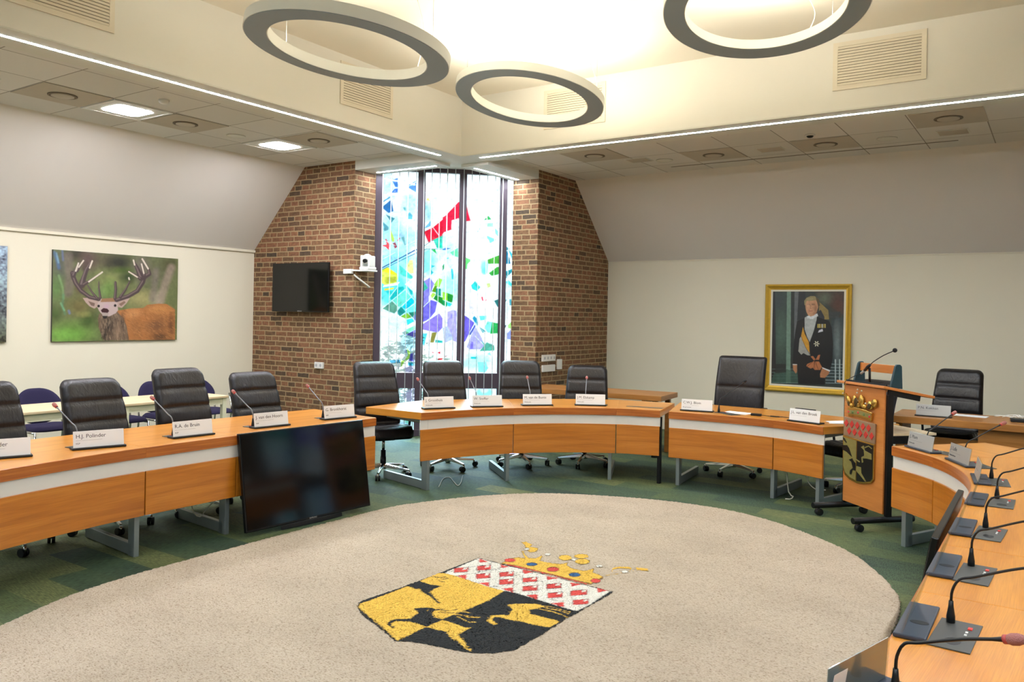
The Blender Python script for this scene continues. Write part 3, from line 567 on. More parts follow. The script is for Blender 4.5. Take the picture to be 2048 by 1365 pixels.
# clear rods hanging in front of the stained glass
rodpx = [763, 779.6, 796, 813.6, 830, 845, 861, 877, 892, 908, 925, 941, 956, 972, 988, 1003, 1016]
for k, xx in enumerate(rodpx):
    d = ray(xx, 540); a = WA+WNRM*.12; t = ((a.x-CAM_LOC.x)*WNRM.x+(a.y-CAM_LOC.y)*WNRM.y)/(d.x*WNRM.x+d.y*WNRM.y); p = CAM_LOC+d*t
    o = MB().cyl((0,0,.02), (0,0,ZC), .007 if k in (0, 8, 15) else .0045, n=6).build('hanging_rod', CLEAR, loc=(p.x, p.y, 0))
    tag(o, 'thin white rod hanging from ceiling to floor before the stained glass', 'rod', 'thin white rods in front of the stained glass')
# outdoors
struct(MB().bb(-30, 30, -30, 30, -.4, -.15).build('pavement', mat('paving', (206,206,198), .9, noise=.1, nscale=1)))
def shrub(x, y, r_, h_, label):
    mb = MB(); rr = random.Random(int(x*10+y)); 
    for i in range(260):
        th = rr.uniform(0, 2*PI); q = rr.random()**.5*r_; z = rr.uniform(.1, h_); q *= math.sin(PI*min(1, (z/h_)*.8+.15))
        c = Vector((math.cos(th)*q, math.sin(th)*q, z)); R = Matrix.Rotation(rr.uniform(0,6), 3, 'Z') @ Matrix.Rotation(rr.uniform(0,3), 3, 'X'); s_ = rr.uniform(.05, .11)
        mb.add([c+R @ Vector(v) for v in ((-s_,0,0),(0,-s_*.45,.02),(s_,0,0),(0,s_*.45,.02))], [(0,1,2,3)])
    root = empty('shrub', (x, y, -.15), label=label, cat='shrub', group='shrubs outside the window')
    mb.build('foliage', mat('shrub_leaves', (110,136,96), .8, noise=.4, nscale=5), root); MB().tube([(0,0,0),(.02,.01,h_*.5),(0,.03,h_*.8)], [.05,.03,.01], 6).build('trunk', mat('bark', (90,76,60), .9), root)
shrub(-6.7, 8.1, .75, 1.3, 'leafy shrub outside, seen through the clear lower left glass'); shrub(-7.9, 9.8, .9, 1.45, 'leafy shrub outside, farther off behind the lower left glass')

# ================================================================== RUG
rv = [(-1.61,.85),(-1.58,2.25),(-1.48,2.68),(-1.2,3.25),(-.80,3.70),(-.09,4.04),(.54,4.15),(1.05,4.06),(1.49,3.81),(1.90,3.47),(2.17,3.07),(2.36,2.66),(2.425,2.3),(2.45,1.6),(2.45,.9),(2.40,-.05),(2.32,-.5),(2.12,-.95),(1.75,-1.42),(1.3,-1.72),(.54,-1.95),(-.09,-1.86),(-.80,-1.5),(-1.2,-1.08),(-1.46,-.58),(-1.59,-.05)]
n0 = len(catmull(rv[-3:]+rv[:1], .012))-1; full = catmull(rv[-3:]+rv+rv[:3], .012); n1 = len(catmull(rv[-3:]+rv+rv[:1], .012))-1; cl = full[n0:n1]
mb = MB(); cen = (.42, 1.1); rings = []
rj = random.Random(3)
N = len(cl); jit = [rj.uniform(-.008, .008) for _ in range(N)]
def sc(p, d, j): vx, vy = p[0]-cen[0], p[1]-cen[1]; L = math.hypot(vx, vy); return (p[0]+vx/L*(d+j), p[1]+vy/L*(d+j))
prof = [(.0, .001), (.012, .012), (.0, .022), (-.03, .026)]
vs = []
for d, z in prof: vs += [(*sc(p, d, jit[i] if z > .005 else 0), z+(rj.uniform(-.002, .002) if z > .01 else 0)) for i, p in enumerate(cl)]
vs.append((cen[0], cen[1], .026)); fs = []
for k in range(3): fs += [(k*N+i, (k+1)*N+i, (k+1)*N+(i+1) % N, k*N+(i+1) % N) for i in range(N)]
fs += [(3*N+i, len(vs)-1, 3*N+(i+1) % N) for i in range(N)]
mb.add(vs, fs, smooth=True); rug_root = empty('oval_rug', (0,0,0), label='large oval beige pile rug with a coat of arms woven in its middle', cat='rug')
mb.build('pile', RUG, rug_root)
# emblem
xs = np.arange(-.22, 1.08, .0055); ys = np.arange(.2, 2.3, .0055); Xg, Yg = np.meshgrid(xs, ys); P = np.stack([Xg, Yg, np.full_like(Xg, .0285)], -1)
Jx = rng.normal(0, .0035, Xg.shape); Jy = rng.normal(0, .0035, Xg.shape); PJ = P.copy(); PJ[..., 0] += Jx; PJ[..., 1] += Jy
X, Y = proj_grid(PJ); g = Paint(X, Y, (206,184,156), 1)
E1 = frame_fn(700, 1090, .1612); E2 = frame_fn(860, 1080, .1612); E3 = frame_fn(1000, 1070, .1514)
BK = (14,15,16); YE = (240,192,72); RD = (222,70,62); WH = (238,234,222); BU = (40,96,150)
shield = E1([(75,760),(110,705),(250,655),(600,540),(860,440),(1150,330),(1590,160)])+E2([(870,290)])+E3([(1100,655),(1300,700),(1510,755),(1430,810),(1280,890),(1160,960),(1030,1040),(870,1120),(780,1189)])+E2([(1380,1190),(1200,1290),(1080,1365)])+[(1020,1303),(985,1308),(945,1308),(906,1301),(877,1295),(845,1288),(813,1284),(790,1284),(761,1259),(737,1242),(721,1229)]
g.poly(shield, BK)
g.poly(E1([(105,770),(130,730),(260,690),(640,545),(860,455),(1090,355),(1170,355)])+E2([(350,455),(600,530),(920,635),(720,760),(500,850),(400,890)])+E1([(1150,925),(945,1020),(590,1192),(560,1170),(400,1020),(280,930),(180,840),(110,785)]), YE)
g.poly(E2([(180,412),(600,232)])+E3([(0,385),(700,560),(1100,665),(1450,752),(1300,850),(1140,950),(1010,1010),(840,965),(500,860),(190,765),(60,745)])+E2([(920,635),(740,590),(350,460)]), WH)
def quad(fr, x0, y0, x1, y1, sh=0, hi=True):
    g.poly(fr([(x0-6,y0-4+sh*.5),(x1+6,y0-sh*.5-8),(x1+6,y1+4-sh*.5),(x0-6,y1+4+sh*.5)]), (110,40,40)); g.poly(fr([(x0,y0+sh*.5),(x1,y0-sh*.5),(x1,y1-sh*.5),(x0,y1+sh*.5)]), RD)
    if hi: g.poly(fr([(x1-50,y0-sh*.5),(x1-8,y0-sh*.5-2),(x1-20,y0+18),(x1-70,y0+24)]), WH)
for q in ((300,352,472,402),(590,325,750,375),(575,425,745,478),(865,405,1035,452),(862,495,1032,552),(1155,475,1325,522),(1152,578,1332,632),(1450,550,1625,602),(1462,660,1642,718)): quad(E2, *q, sh=12)
for q in ((935,738,1145,798),(965,862,1165,920)): quad(E3, *q, sh=14)
for q in ((340,448,450,490),(610,540,735,575),(890,608,1030,652),(1190,690,1335,742),(1500,790,1660,835)): g.poly(E2([(q[0],q[1]),(q[2],q[1]-12),(q[2],q[3]+8)]), RD)
for q in ((610,240,720,285),(880,312,990,352),(1150,375,1290,415),(1445,455,1580,495)): g.poly(E2([(q[0],q[1]-6),(q[2],q[3]-10),(q[0]+4,q[3])]), RD)
for q in ((930,635,1080,685),(1275,705,1430,765),(305,470,440,520),(615,550,760,600)): g.poly(E3([(q[0],q[1]),(q[2],q[3]-28),(q[0]+20,q[3])]), RD)
for a, b in (((180,412),(560,330)),((300,455),(870,365)),((560,530),(1150,430)),((740,590),(1440,510)),((1000,640),(1640,600)),((600,330),(770,290)),((590,400),(870,350))): g.line(E2([a, b]), .45, (70,66,62))
for a, b in (((760,270),(730,590)),((600,240),(560,500)),((480,330),(450,470)),((870,300),(860,560)),((1040,340),(1025,650)),((1150,370),(1150,600)),((1330,410),(1335,740)),((1450,450),(1460,740)),((1615,490),(1650,830))): g.line(E2([a, b]), .5, (90,50,46))
# beasts
g.poly(E1([(640,548),(840,445),(1000,495),(1130,515),(1060,545),(1000,575),(990,600),(1040,640),(1090,700),(1125,725),(1090,738),(1040,680),(990,640),(900,590),(870,550),(800,545),(740,520),(680,520)]), BK)
for L in ([(1000,395),(1130,410),(1190,398),(1215,420),(1150,432)], [(1085,430),(1130,458),(1175,462)]): g.line(E1(L), 1.1, BK)
g.poly(E1([(795,790),(1000,778),(1060,800),(1200,798),(1050,822),(1020,845),(1040,900),(1150,930),(945,1020),(860,990),(740,955),(560,950),(520,975),(500,1010),(560,1013),(540,1032),(480,1012),(453,990),(500,940),(600,922),(760,920),(800,880),(845,850)]), BK)
for L in ([(1060,812),(1200,825),(1330,805)], [(1090,840),(1260,850),(1330,835)]): g.line(E1(L), .8, BK)
for L in ([(1400,835),(1480,842)], [(1290,862),(1450,885),(1610,908)], [(1330,890),(1470,960),(1555,962)], [(1440,900),(1600,905)]): g.line(E1(L), 1.6, YE)
g.line(E1([(945,818),(975,815)]), 1.4, YE)
g.poly(E1([(945,1022),(1150,935),(1300,980),(1430,1030),(1510,1030),(1440,1060),(1350,1110),(1340,1125),(1390,1170),(1440,1240),(1465,1290),(1505,1290),(1500,1330),(1440,1300),(1350,1210),(1250,1160),(1215,1120),(1200,1080),(1090,1060)]), YE)
g.poly(E2([(960,810),(1020,800),(1200,795),(1340,800),(1420,830),(1300,862),(1230,870),(1240,920),(1400,960),(1560,1000),(1610,1020),(1480,1090),(1300,1060),(1100,1010),(980,995),(870,965),(800,960),(765,1000),(800,1018),(835,1045),(800,1062),(740,1030),(705,1010),(760,940),(900,935),(980,940),(1000,890),(1030,870),(1000,840)]), YE)
for L in ([(1300,812),(1500,835),(1737,900)], [(1300,850),(1550,900),(1700,965)], [(1400,840),(1600,880),(1720,920)], [(1450,870),(1640,935)]): g.line(E2(L), 1.1, YE)
# crown
g.poly(E3([(0,380),(60,350),(130,310),(240,295),(330,310),(292,260),(278,220),(312,200),(345,270),(385,305),(470,310),(500,290),(580,265),(550,310),(545,345),(700,375),(800,385),(880,370),(920,350),(890,400),(950,440),(1100,475),(1150,465),(1250,440),(1240,500),(1330,530),(1380,565),(1340,600),(1200,662),(900,590),(500,490),(200,412)]), (150,110,40)); g.poly(E3([(30,378),(130,320),(240,302),(330,318),(300,260),(285,222),(310,210),(338,272),(380,312),(475,316),(505,298),(565,275),(540,318),(540,350),(700,382),(800,392),(875,378),(905,362),(882,404),(950,448),(1100,482),(1155,472),(1238,452),(1230,505),(1330,540),(1350,560),(1200,645),(900,575),(500,475),(200,400)]), YE)
g.poly(E3([(280,100),(340,90),(432,130),(400,158),(512,180),(490,222),(400,238),(350,205),(320,190),(330,150)]), YE); g.line(E3([(280,100),(340,90),(432,130),(400,158),(512,180),(490,222),(400,238),(350,205),(320,190),(330,150),(280,100)]), .6, (110,84,40))
def EE(cx, cy, rx, ry, c):
    (x, y), = E3([(cx, cy)]); g.ell(x, y, (rx+8)*.1514, (ry+6)*.1514, (110,84,40)); g.ell(x, y, rx*.1514, ry*.1514, c)
for q in ((860,305,88,34),(1075,285,98,28),(1090,355,98,34)): EE(*q, YE)
g.line(E3([(1480,490),(1500,450),(1570,435),(1700,435),(1735,455)]), 4.5, YE); g.line(E3([(1380,540),(1560,515),(1800,465)]), 1.6, YE); g.line(E3([(1810,450),(1950,465)]), 6, YE)
for q in ((350,190,38,14),(630,258,42,15),(975,328,34,13),(1310,415,44,17),(1650,488,50,17)): EE(*q, (240,238,228))
for q in ((130,338,72,22),(700,458,78,27),(1265,610,62,27)): EE(*q, RD)
for q in ((420,392,68,19),(985,530,72,24)): EE(*q, BU)
g.line(E3([(100,397),(500,487),(900,590),(1150,655)]), 2, RD); g.line(E3([(0,390),(500,500),(1100,662)]), .8, BK)
RUGCOL = vcol_mat('woven_pile', .95, 'rug', nz=110)
grid_mesh('woven_emblem', PJ+np.array([0,0,0]), g.c, RUGCOL, rug_root, mask=g.mask)

# ================================================================== WALL PICTURES
def plane_grid_x(x, y0, y1, z0, z1, n):
    ys = np.linspace(y0, y1, n); zs = np.linspace(z1, z0, max(2, int(n*(z1-z0)/(y1-y0)))); A, B = np.meshgrid(ys, zs); return np.stack([np.full_like(A, x), A, B], -1)
def plane_grid_y(y, x0, x1, z0, z1, n):
    xs_ = np.linspace(x0, x1, n); zs = np.linspace(z1, z0, max(2, int(n*(z1-z0)/(x1-x0)))); A, B = np.meshgrid(xs_, zs); return np.stack([A, np.full_like(A, y), B], -1)
PRINT = vcol_mat('photo_print', .35, coat=.25)
# stag photograph
P = plane_grid_x(XW+.032, 2.017, 3.634, 1.28, 2.36, 300); X, Y = proj_grid(P); g = Paint(X, Y, (104,112,70)); D = frame_fn(90, 490, .15385)
def B_(cx, cy, rx, ry, c, a=.85, rot=0):
    (x, y), = D([(cx, cy)]); g.ell(x, y, rx*.15385, ry*.15385, c, .8, a, rot)
for b in ((700,200,500,200,(92,84,62)),(960,230,260,150,(20,22,18)),(430,120,300,130,(54,46,38)),(560,200,160,200,(104,84,74)),(1420,400,320,300,(96,96,70)),(1250,300,160,260,(110,100,92)),(200,300,160,260,(88,90,82)),(830,450,260,180,(128,136,80)),(1080,420,150,110,(40,58,22)),(760,620,200,120,(112,136,80)),(150,560,130,250,(96,128,72)),(450,800,260,200,(110,100,58)),(350,1150,420,220,(106,150,62)),(250,1180,300,120,(120,170,74)),(560,980,160,150,(60,84,36)),(1250,700,240,160,(160,152,100)),(1450,700,120,160,(150,140,118)),(1620,250,160,160,(74,74,44)),(500,900,120,60,(140,140,80)),(1000,330,220,60,(70,90,30)),(830,560,120,160,(110,140,70)),(130,900,140,140,(70,92,44)),(450,560,120,120,(88,72,50))): B_(*b)
for L, wd, c in (([(1640,300),(1560,520),(1500,740)], 15, (156,138,122)), ([(1440,340),(1420,560),(1390,700)], 12, (126,116,104)), ([(300,150),(330,420),(300,620)], 18, (118,106,96)), ([(560,180),(520,300)], 14, (84,66,62))): g.line(D(L), wd, c, .7, soft=7)
for L, wd, c in (([(120,100),(160,200),(180,300)], 9, (70,110,160)), ([(150,110),(175,230)], 3, (150,200,226)), ([(225,80),(235,200)], 4, (100,120,180)), ([(180,400),(230,560),(240,700)], 4, (140,180,120)), ([(240,650),(225,800),(260,900)], 6, (80,130,100)), ([(205,760),(250,850)], 3, (130,200,150)), ([(310,860),(320,890)], 5, (120,140,200))): g.line(D(L), wd*.7, c, .6, soft=4)
SS = (X.shape[0]*3, X.shape[1]*3); N_ = smooth_noise(SS, 27, .09, 1)+smooth_noise(SS, 11, .06, 2); g.C *= (1+N_).reshape(-1, 1)
body = [(985,850),(1100,830),(1280,820),(1330,780),(1480,765),(1580,770),(1690,840),(1690,1235),(760,1240),(740,1180),(700,1080),(690,950),(740,900),(860,860)]
g.poly(D(body), (168,110,62)); 
for b in ((1450,1050,200,160,(110,76,52)),(1500,840,200,80,(196,136,76)),(1150,900,150,90,(200,142,88)),(1200,1080,100,200,(150,100,58)),(1500,1200,160,80,(60,44,34)),(1640,1050,60,200,(92,60,40)),(1000,1050,60,180,(120,92,70)),(1330,960,200,60,(170,110,60))): B_(*b, .8)
neck = [(700,900),(760,890),(850,880),(940,870),(1010,950),(1060,1050),(1090,1240),(760,1240),(705,1100),(690,980)]
g.poly(D(neck), (112,92,74)); B_(830, 1050, 90, 170, (38,34,30), .9); B_(780, 1180, 60, 100, (40,34,30)); B_(950, 1130, 70, 150, (150,124,100), .7); B_(1010, 1000, 40, 160, (86,66,50), .8)
rf = random.Random(4)
def inside(P, x, y):
    c_ = False; j_ = len(P)-1
    for i_ in range(len(P)):
        xi, yi = P[i_]; xj, yj = P[j_]
        if (yi > y) != (yj > y) and x < (xj-xi)*(y-yi)/(yj-yi)+xi: c_ = not c_
        j_ = i_
    return c_
for _ in range(900):
    x, y = rf.uniform(690, 1690), rf.uniform(770, 1240); nk = inside(neck, x, y)
    if nk: g.line(D([(x, y), (x+rf.uniform(-10, 14), y+rf.uniform(30, 70))]), .9, rf.choice([(150,130,108),(60,50,44),(180,156,130),(40,34,32),(120,100,80)]), .55, soft=1)
    elif inside(body, x, y): g.line(D([(x, y), (x+rf.uniform(10, 30), y+rf.uniform(5, 22))]), .8, rf.choice([(206,148,92),(130,84,48),(190,128,74),(96,62,40)]), .45, soft=1)
g.poly(D([(490,690),(560,690),(690,730),(690,800),(640,830),(580,800),(530,750)]), (176,152,140)); g.poly(D([(560,730),(650,760),(640,800),(600,790)]), (120,96,84)); g.poly(D([(930,740),(1020,690),(1105,690),(1060,760),(1000,820),(950,810)]), (176,152,140)); g.poly(D([(960,770),(1030,730),(1050,750),(990,800)]), (130,104,90))
g.poly(D([(735,700),(820,710),(900,690),(940,740),(950,850),(920,890),(840,930),(770,930),(710,870),(680,810),(690,740)]), (186,166,160)); g.poly(D([(740,700),(900,690),(930,740),(720,745)]), (150,112,80)); B_(800, 800, 60, 50, (190,160,170), .9); g.poly(D([(725,850),(760,822),(810,830),(835,860),(815,885),(740,880)]), (60,26,30)); g.poly(D([(735,885),(830,888),(815,930),(750,925)]), (170,156,146)); g.poly(D([(745,925),(815,925),(800,960),(760,960)]), (40,32,30))
for x, y in ((697,797),(912,790)): (a, b), = D([(x, y)]); g.ell(a, b, 2.6, 2.8, (24,18,18))
AN = (74,60,60); TP = (214,202,184)
for L, w0, w1 in (([(700,710),(580,680),(470,600),(400,500),(365,410),(360,370)], 7, 10), ([(480,520),(500,440),(540,330),(600,240)], 13, 5), ([(370,400),(400,330),(440,240)], 9, 4), ([(420,340),(480,230)], 6, 3), ([(500,520),(580,470),(700,390)], 7, 4), ([(680,700),(600,600),(550,520)], 5, 2), ([(720,690),(700,560),(700,480)], 5, 2), ([(930,720),(1080,670),(1200,600),(1270,490),(1290,420)], 8, 9), ([(1250,430),(1210,330),(1160,230)], 12, 5), ([(1290,420),(1360,380),(1350,330),(1270,190)], 9, 4), ([(1290,400),(1270,320),(1255,250)], 7, 4), ([(1240,440),(1150,380),(1090,350)], 6, 3), ([(910,700),(920,580),(915,490)], 6, 5), ([(980,680),(1050,580),(1100,480)], 6, 3)): g.line(D(L), (w0, w1), AN); g.line([(a_-w0*.12, b_-w0*.15) for a_, b_ in D(L)], (w0*.3, w1*.25), (140,120,116), .6, soft=1)
for L, w_ in (([(580,300),(615,210)], 3), ([(400,340),(435,240)], 3.2), ([(440,290),(500,205)], 2.8), ([(570,480),(745,355)], 3), ([(1165,260),(1150,200)], 3), ([(1340,310),(1265,185)], 3.4), ([(1285,370),(1255,250)], 3), ([(1200,420),(1090,350)], 2.6), ([(1095,450),(1090,430)], 3)): g.line(D(L), w_, TP)
t = empty('photo_panel', (0,0,0), label='large frameless photograph of a roaring red stag, on the cream left wall', cat='picture', group=None)
MB().bb(XW+.001, XW+.03, 2.017, 3.634, 1.28, 2.36).build('backing_board', mat('board', (60,60,54), .6), t); grid_mesh('printed_photo', P, np.clip(g.c, 0, 1), PRINT, t)
P = plane_grid_x(XW+.032, -.09, 1.522, 1.281, 2.357, 200); r_ = np.random.default_rng(9); A_ = np.zeros(P.shape); 
z_ = (P[..., 2]-1.281)/1.076; base = np.array(lin((.30,.30,.20)))*(1-z_)[..., None]+np.array(lin((.52,.58,.66)))*z_[..., None]
nn = smooth_noise(z_.shape, 5, .5, 3)+smooth_noise(z_.shape, 2, .5, 4)+smooth_noise(z_.shape, 20, .3, 8); A_ = base*np.clip(1+nn, .15, 2.2)[..., None]; A_[..., 1] *= 1+.1*nn
t = empty('photo_panel', (0,0,0), label='frameless woodland photograph cut off by the left edge of the view', cat='picture')
MB().bb(XW+.001, XW+.03, -.09, 1.522, 1.281, 2.357).build('backing_board', MATS['board'], t); grid_mesh('printed_photo', P, np.clip(A_, 0, 1), PRINT, t)

# portrait
X0, X1, Z0, Z1 = -.290, .857, .700, 2.193; fw = .075
t = empty('framed_portrait', (0,0,0), label='gilt-framed painted portrait of a standing man in black tailcoat with orange sash', cat='painting')
MB().bb(X0+.01, X1-.01, YN-.02, YN-.002, Z0+.01, Z1-.01).build('backing_board', MATS['board'], t)
mb = MB()
for p, q in (((X0, Z0), (X1, Z0)), ((X1, Z0), (X1, Z1)), ((X1, Z1), (X0, Z1)), ((X0, Z1), (X0, Z0))):
    d = ((q[0]-p[0]), (q[1]-p[1])); L = math.hypot(*d); d = (d[0]/L, d[1]/L); nx, nz = -d[1], d[0]
    pr = [(0, .02), (0, .05), (.02, .06), (.055, .035), (fw, .03), (fw, .02)]; vs = []
    for e, sgn in ((p, 1), (q, -1)):
        for w_, dp in pr: vs.append((e[0]+nx*w_+d[0]*w_*sgn, YN-dp, e[1]+nz*w_+d[1]*w_*sgn))
    mb.add(vs, [(i, i+1, 7+i, 6+i) for i in range(5)]+[(0, 6, 11, 5)])
mb.build('gilt_frame', GOLD, t, bevel=.003)
mb = MB(); a0, a1, b0, b1 = X0+fw-.005, X1-fw+.005, Z0+fw-.005, Z1-fw+.005
for q in ((a0, a1, b0, b0+.03), (a0, a1, b1-.03, b1), (a0, a0+.03, b0+.03, b1-.03), (a1-.03, a1, b0+.03, b1-.03)): mb.bb(q[0], q[1], YN-.028, YN-.02, q[2], q[3])
mb.build('inner_slip', CREAMP, t)
P = plane_grid_y(YN-.023, a0+.026, a1-.026, b0+.026, b1-.026, 230); X, Y = proj_grid(P); g = Paint(X, Y, (52,58,52)); D = frame_fn(1520, 560, .1685)
def B_(cx, cy, rx, ry, c, a=.8, rot=0):
    (x, y), = D([(cx, cy)]); g.ell(x, y, rx*.1685, ry*.1685, c, .8, a, rot)
def K(L, c, a=1): g.poly(D(L), c, a)
K([(150,130),(320,130),(310,1230),(130,1220)], (50,66,58)); B_(250,650,120,350,(74,98,82)); B_(220,250,100,130,(50,60,62)); K([(150,135),(180,135),(190,1220),(130,1220)], (30,26,24)); K([(320,135),(368,135),(362,1220),(308,1230)], (112,140,122)); K([(368,135),(410,135),(400,1050),(362,1050)], (40,46,42)); K([(410,135),(460,135),(430,700),(405,700)], (94,98,100)); K([(460,135),(540,135),(540,470),(440,480)], (38,42,44))
K([(640,140),(1000,135),(1000,420),(850,330),(700,210)], (70,60,50)); B_(760,220,140,100,(96,104,84)); B_(930,280,110,180,(84,48,38)); K([(700,260),(810,360),(820,470),(700,470)], (140,120,66)); K([(690,380),(720,355),(765,440),(765,480),(690,480)], (46,48,54)); K([(820,380),(960,380),(930,450),(820,450)], (54,60,60))
K([(850,450),(1000,450),(980,1240),(780,1240)], (48,60,62)); B_(920,750,60,330,(116,130,130)); B_(970,700,40,300,(70,80,80)); B_(900,600,40,150,(90,100,100))
for yy in (1000,1040,1075,1110,1150,1190,1225): g.line(D([(780,yy),(990,yy+6)]), 1.2, (150,170,170), .8); g.line(D([(140,yy+60 if yy < 1150 else 1220),(450,yy+60 if yy < 1150 else 1225)]), 1.0, (120,150,140), .5)
for xx in (895,945): g.line(D([(xx,950),(xx,1220)]), 2.5, (190,206,206), .7)
K([(170,1100),(320,1060),(450,1110),(450,1220),(130,1215)], (60,90,76), .7); K([(180,1000),(310,1000),(310,1100),(180,1110)], (30,26,26), .8)
J = (20,20,20)
K([(440,490),(530,455),(600,440),(680,440),(820,490),(850,560),(868,760),(860,960),(830,1080),(720,1060),(770,1100),(770,1250),(455,1235),(445,1110),(440,1010),(388,1005),(395,840),(415,640)], J)
K([(530,450),(560,430),(680,400),(672,470),(640,600),(590,740),(560,680),(530,590)], (176,180,176)); K([(470,700),(500,650),(600,900),(560,895),(515,870),(490,890),(455,850)], (160,160,152)); K([(560,430),(680,400),(690,430),(640,455),(560,460)], (210,214,214)); K([(585,445),(640,440),(635,465),(590,465)], (220,224,224))
K([(510,560),(530,640),(580,740),(590,870),(560,830),(500,720),(488,670)], (206,150,40)); g.line(D([(488,670),(540,800),(600,905)]), .7, (40,30,20))
K([(540,330),(535,280),(545,250),(600,215),(660,225),(690,270),(690,330),(670,390),(640,425),(600,435),(570,420),(550,380)], (196,146,108)); B_(660,340,30,80,(140,90,60),.7); B_(590,370,40,50,(206,150,116),.7)
K([(528,300),(525,250),(550,215),(600,193),(650,195),(690,225),(712,300),(700,320),(690,280),(660,240),(600,250),(550,250),(540,300)], (150,136,92)); K([(660,200),(700,235),(712,305),(690,318),(672,250)], (90,76,50))
for x0_, x1_ in ((562,590),(618,650)): g.line(D([(x0_,296),(x1_,296)]), 1.2, (70,46,36)); g.line(D([(x0_,284),(x1_,282)]), .8, (110,80,50))
B_(570,300,26,60,(222,172,138),.5); B_(600,230,60,25,(178,164,118),.5); B_(645,400,30,24,(150,100,72),.6)
g.line(D([(602,300),(598,340),(610,344)]), .9, (150,100,74)); g.line(D([(585,372),(625,370)]), 1.1, (150,80,66))
for i in range(6): K([(682+i*17,525),(694+i*17,525),(694+i*17,572),(682+i*17,570)], [(190,170,70),(206,190,120),(170,140,60),(206,206,190),(150,130,50),(190,170,90)][i])
K([(688,628),(700,600),(742,582),(748,612)], (206,206,212)); (a, b), = D([(672,760)])
for k in range(6): g.line([(a, b), (a+5*math.cos(k*PI/3), b+5*math.sin(k*PI/3))], 1.8, (226,220,190))
g.ell(a, b, 1.6, 1.6, (60,60,50))
OS = (180,110,66)
for L in ([(640,960),(600,910),(630,905),(660,945)], [(660,950),(690,895),(715,890),(700,950)], [(645,965),(560,1000),(548,1025),(600,1055),(640,1040)], [(655,970),(700,970),(735,1035),(715,1070),(650,1070),(630,1050)]): K(L, OS)
for L in ([(640,960),(560,1030)], [(655,960),(690,1065)], [(650,965),(640,1065)]): g.line(D(L), .8, (70,40,26))
K([(388,1005),(440,1010),(440,1090),(425,1115),(395,1070)], (180,124,84)); K([(745,1040),(830,1080),(815,1120),(770,1165),(715,1160),(712,1120),(730,1070)], (176,118,78)); K([(735,1038),(835,1075),(828,1092),(740,1052)], (214,216,214)); K([(388,1000),(440,1003),(440,1012),(388,1012)], (206,206,200))
SS = (X.shape[0]*3, X.shape[1]*3); g.C *= (1+smooth_noise(SS, 18, .07, 11)+smooth_noise(SS, 6, .05, 12)).reshape(-1, 1)
grid_mesh('painted_canvas', P, np.clip(g.c, 0, 1), vcol_mat('oil_paint', .4, coat=.15), t)

# ================================================================== CEILING FITTINGS
def vent(name, on, a0, a1, z0, z1, label):
    t = empty(name, (0,0,0), label=label, cat='vent', group='ventilation grilles high on the lantern walls'); fr = MB(); sl = MB(); bk = MB(); f_ = .04
    if on == 'y':
        y = LY
        for q in ((a0,a1,z0,z0+f_),(a0,a1,z1-f_,z1),(a0,a0+f_,z0+f_,z1-f_),(a1-f_,a1,z0+f_,z1-f_)): fr.bb(q[0],q[1],y-.014,y-.001,q[2],q[3])
        bk.bb(a0+f_,a1-f_,y-.003,y-.001,z0+f_,z1-f_); n = 14
        for k in range(n): zz = z0+f_+(z1-z0-2*f_)*(k+.5)/n; sl.box(((a0+a1)/2, y-.009, zz), (a1-a0-2*f_, .004, (z1-z0-2*f_)/n*.92), Matrix.Rotation(-.35, 3, 'X'))
    else:
        x = LX
        for q in ((a0,a1,z0,z0+f_),(a0,a1,z1-f_,z1),(a0,a0+f_,z0+f_,z1-f_),(a1-f_,a1,z0+f_,z1-f_)): fr.bb(x+.001,x+.014,q[0],q[1],q[2],q[3])
        bk.bb(x+.001,x+.003,a0+f_,a1-f_,z0+f_,z1-f_); n = 14
        for k in range(n): zz = z0+f_+(z1-z0-2*f_)*(k+.5)/n; sl.box((x+.009, (a0+a1)/2, zz), (.004, a1-a0-2*f_, (z1-z0-2*f_)/n*.92), Matrix.Rotation(-.35, 3, 'Y'))
    fr.build('frame', VENT, t); bk.build('backing', VENTD, t); sl.build('louvre', VENT, t)
vent('wall_vent', 'y', 1.40, 2.17, 3.80, 4.235, 'square-slatted vent high above the lectern side, right of the rings')
vent('wall_vent', 'y', -1.72, -.94, 3.80, 4.235, 'vent seen through the hole of the middle ring lamp')
vent('wall_vent', 'x', 2.98, 3.75, 3.80, 4.235, 'vent partly hidden behind the left ring lamp')
vent('wall_vent', 'x', -.20, .62, 3.80, 4.235, 'vent in the top left corner above the light line')
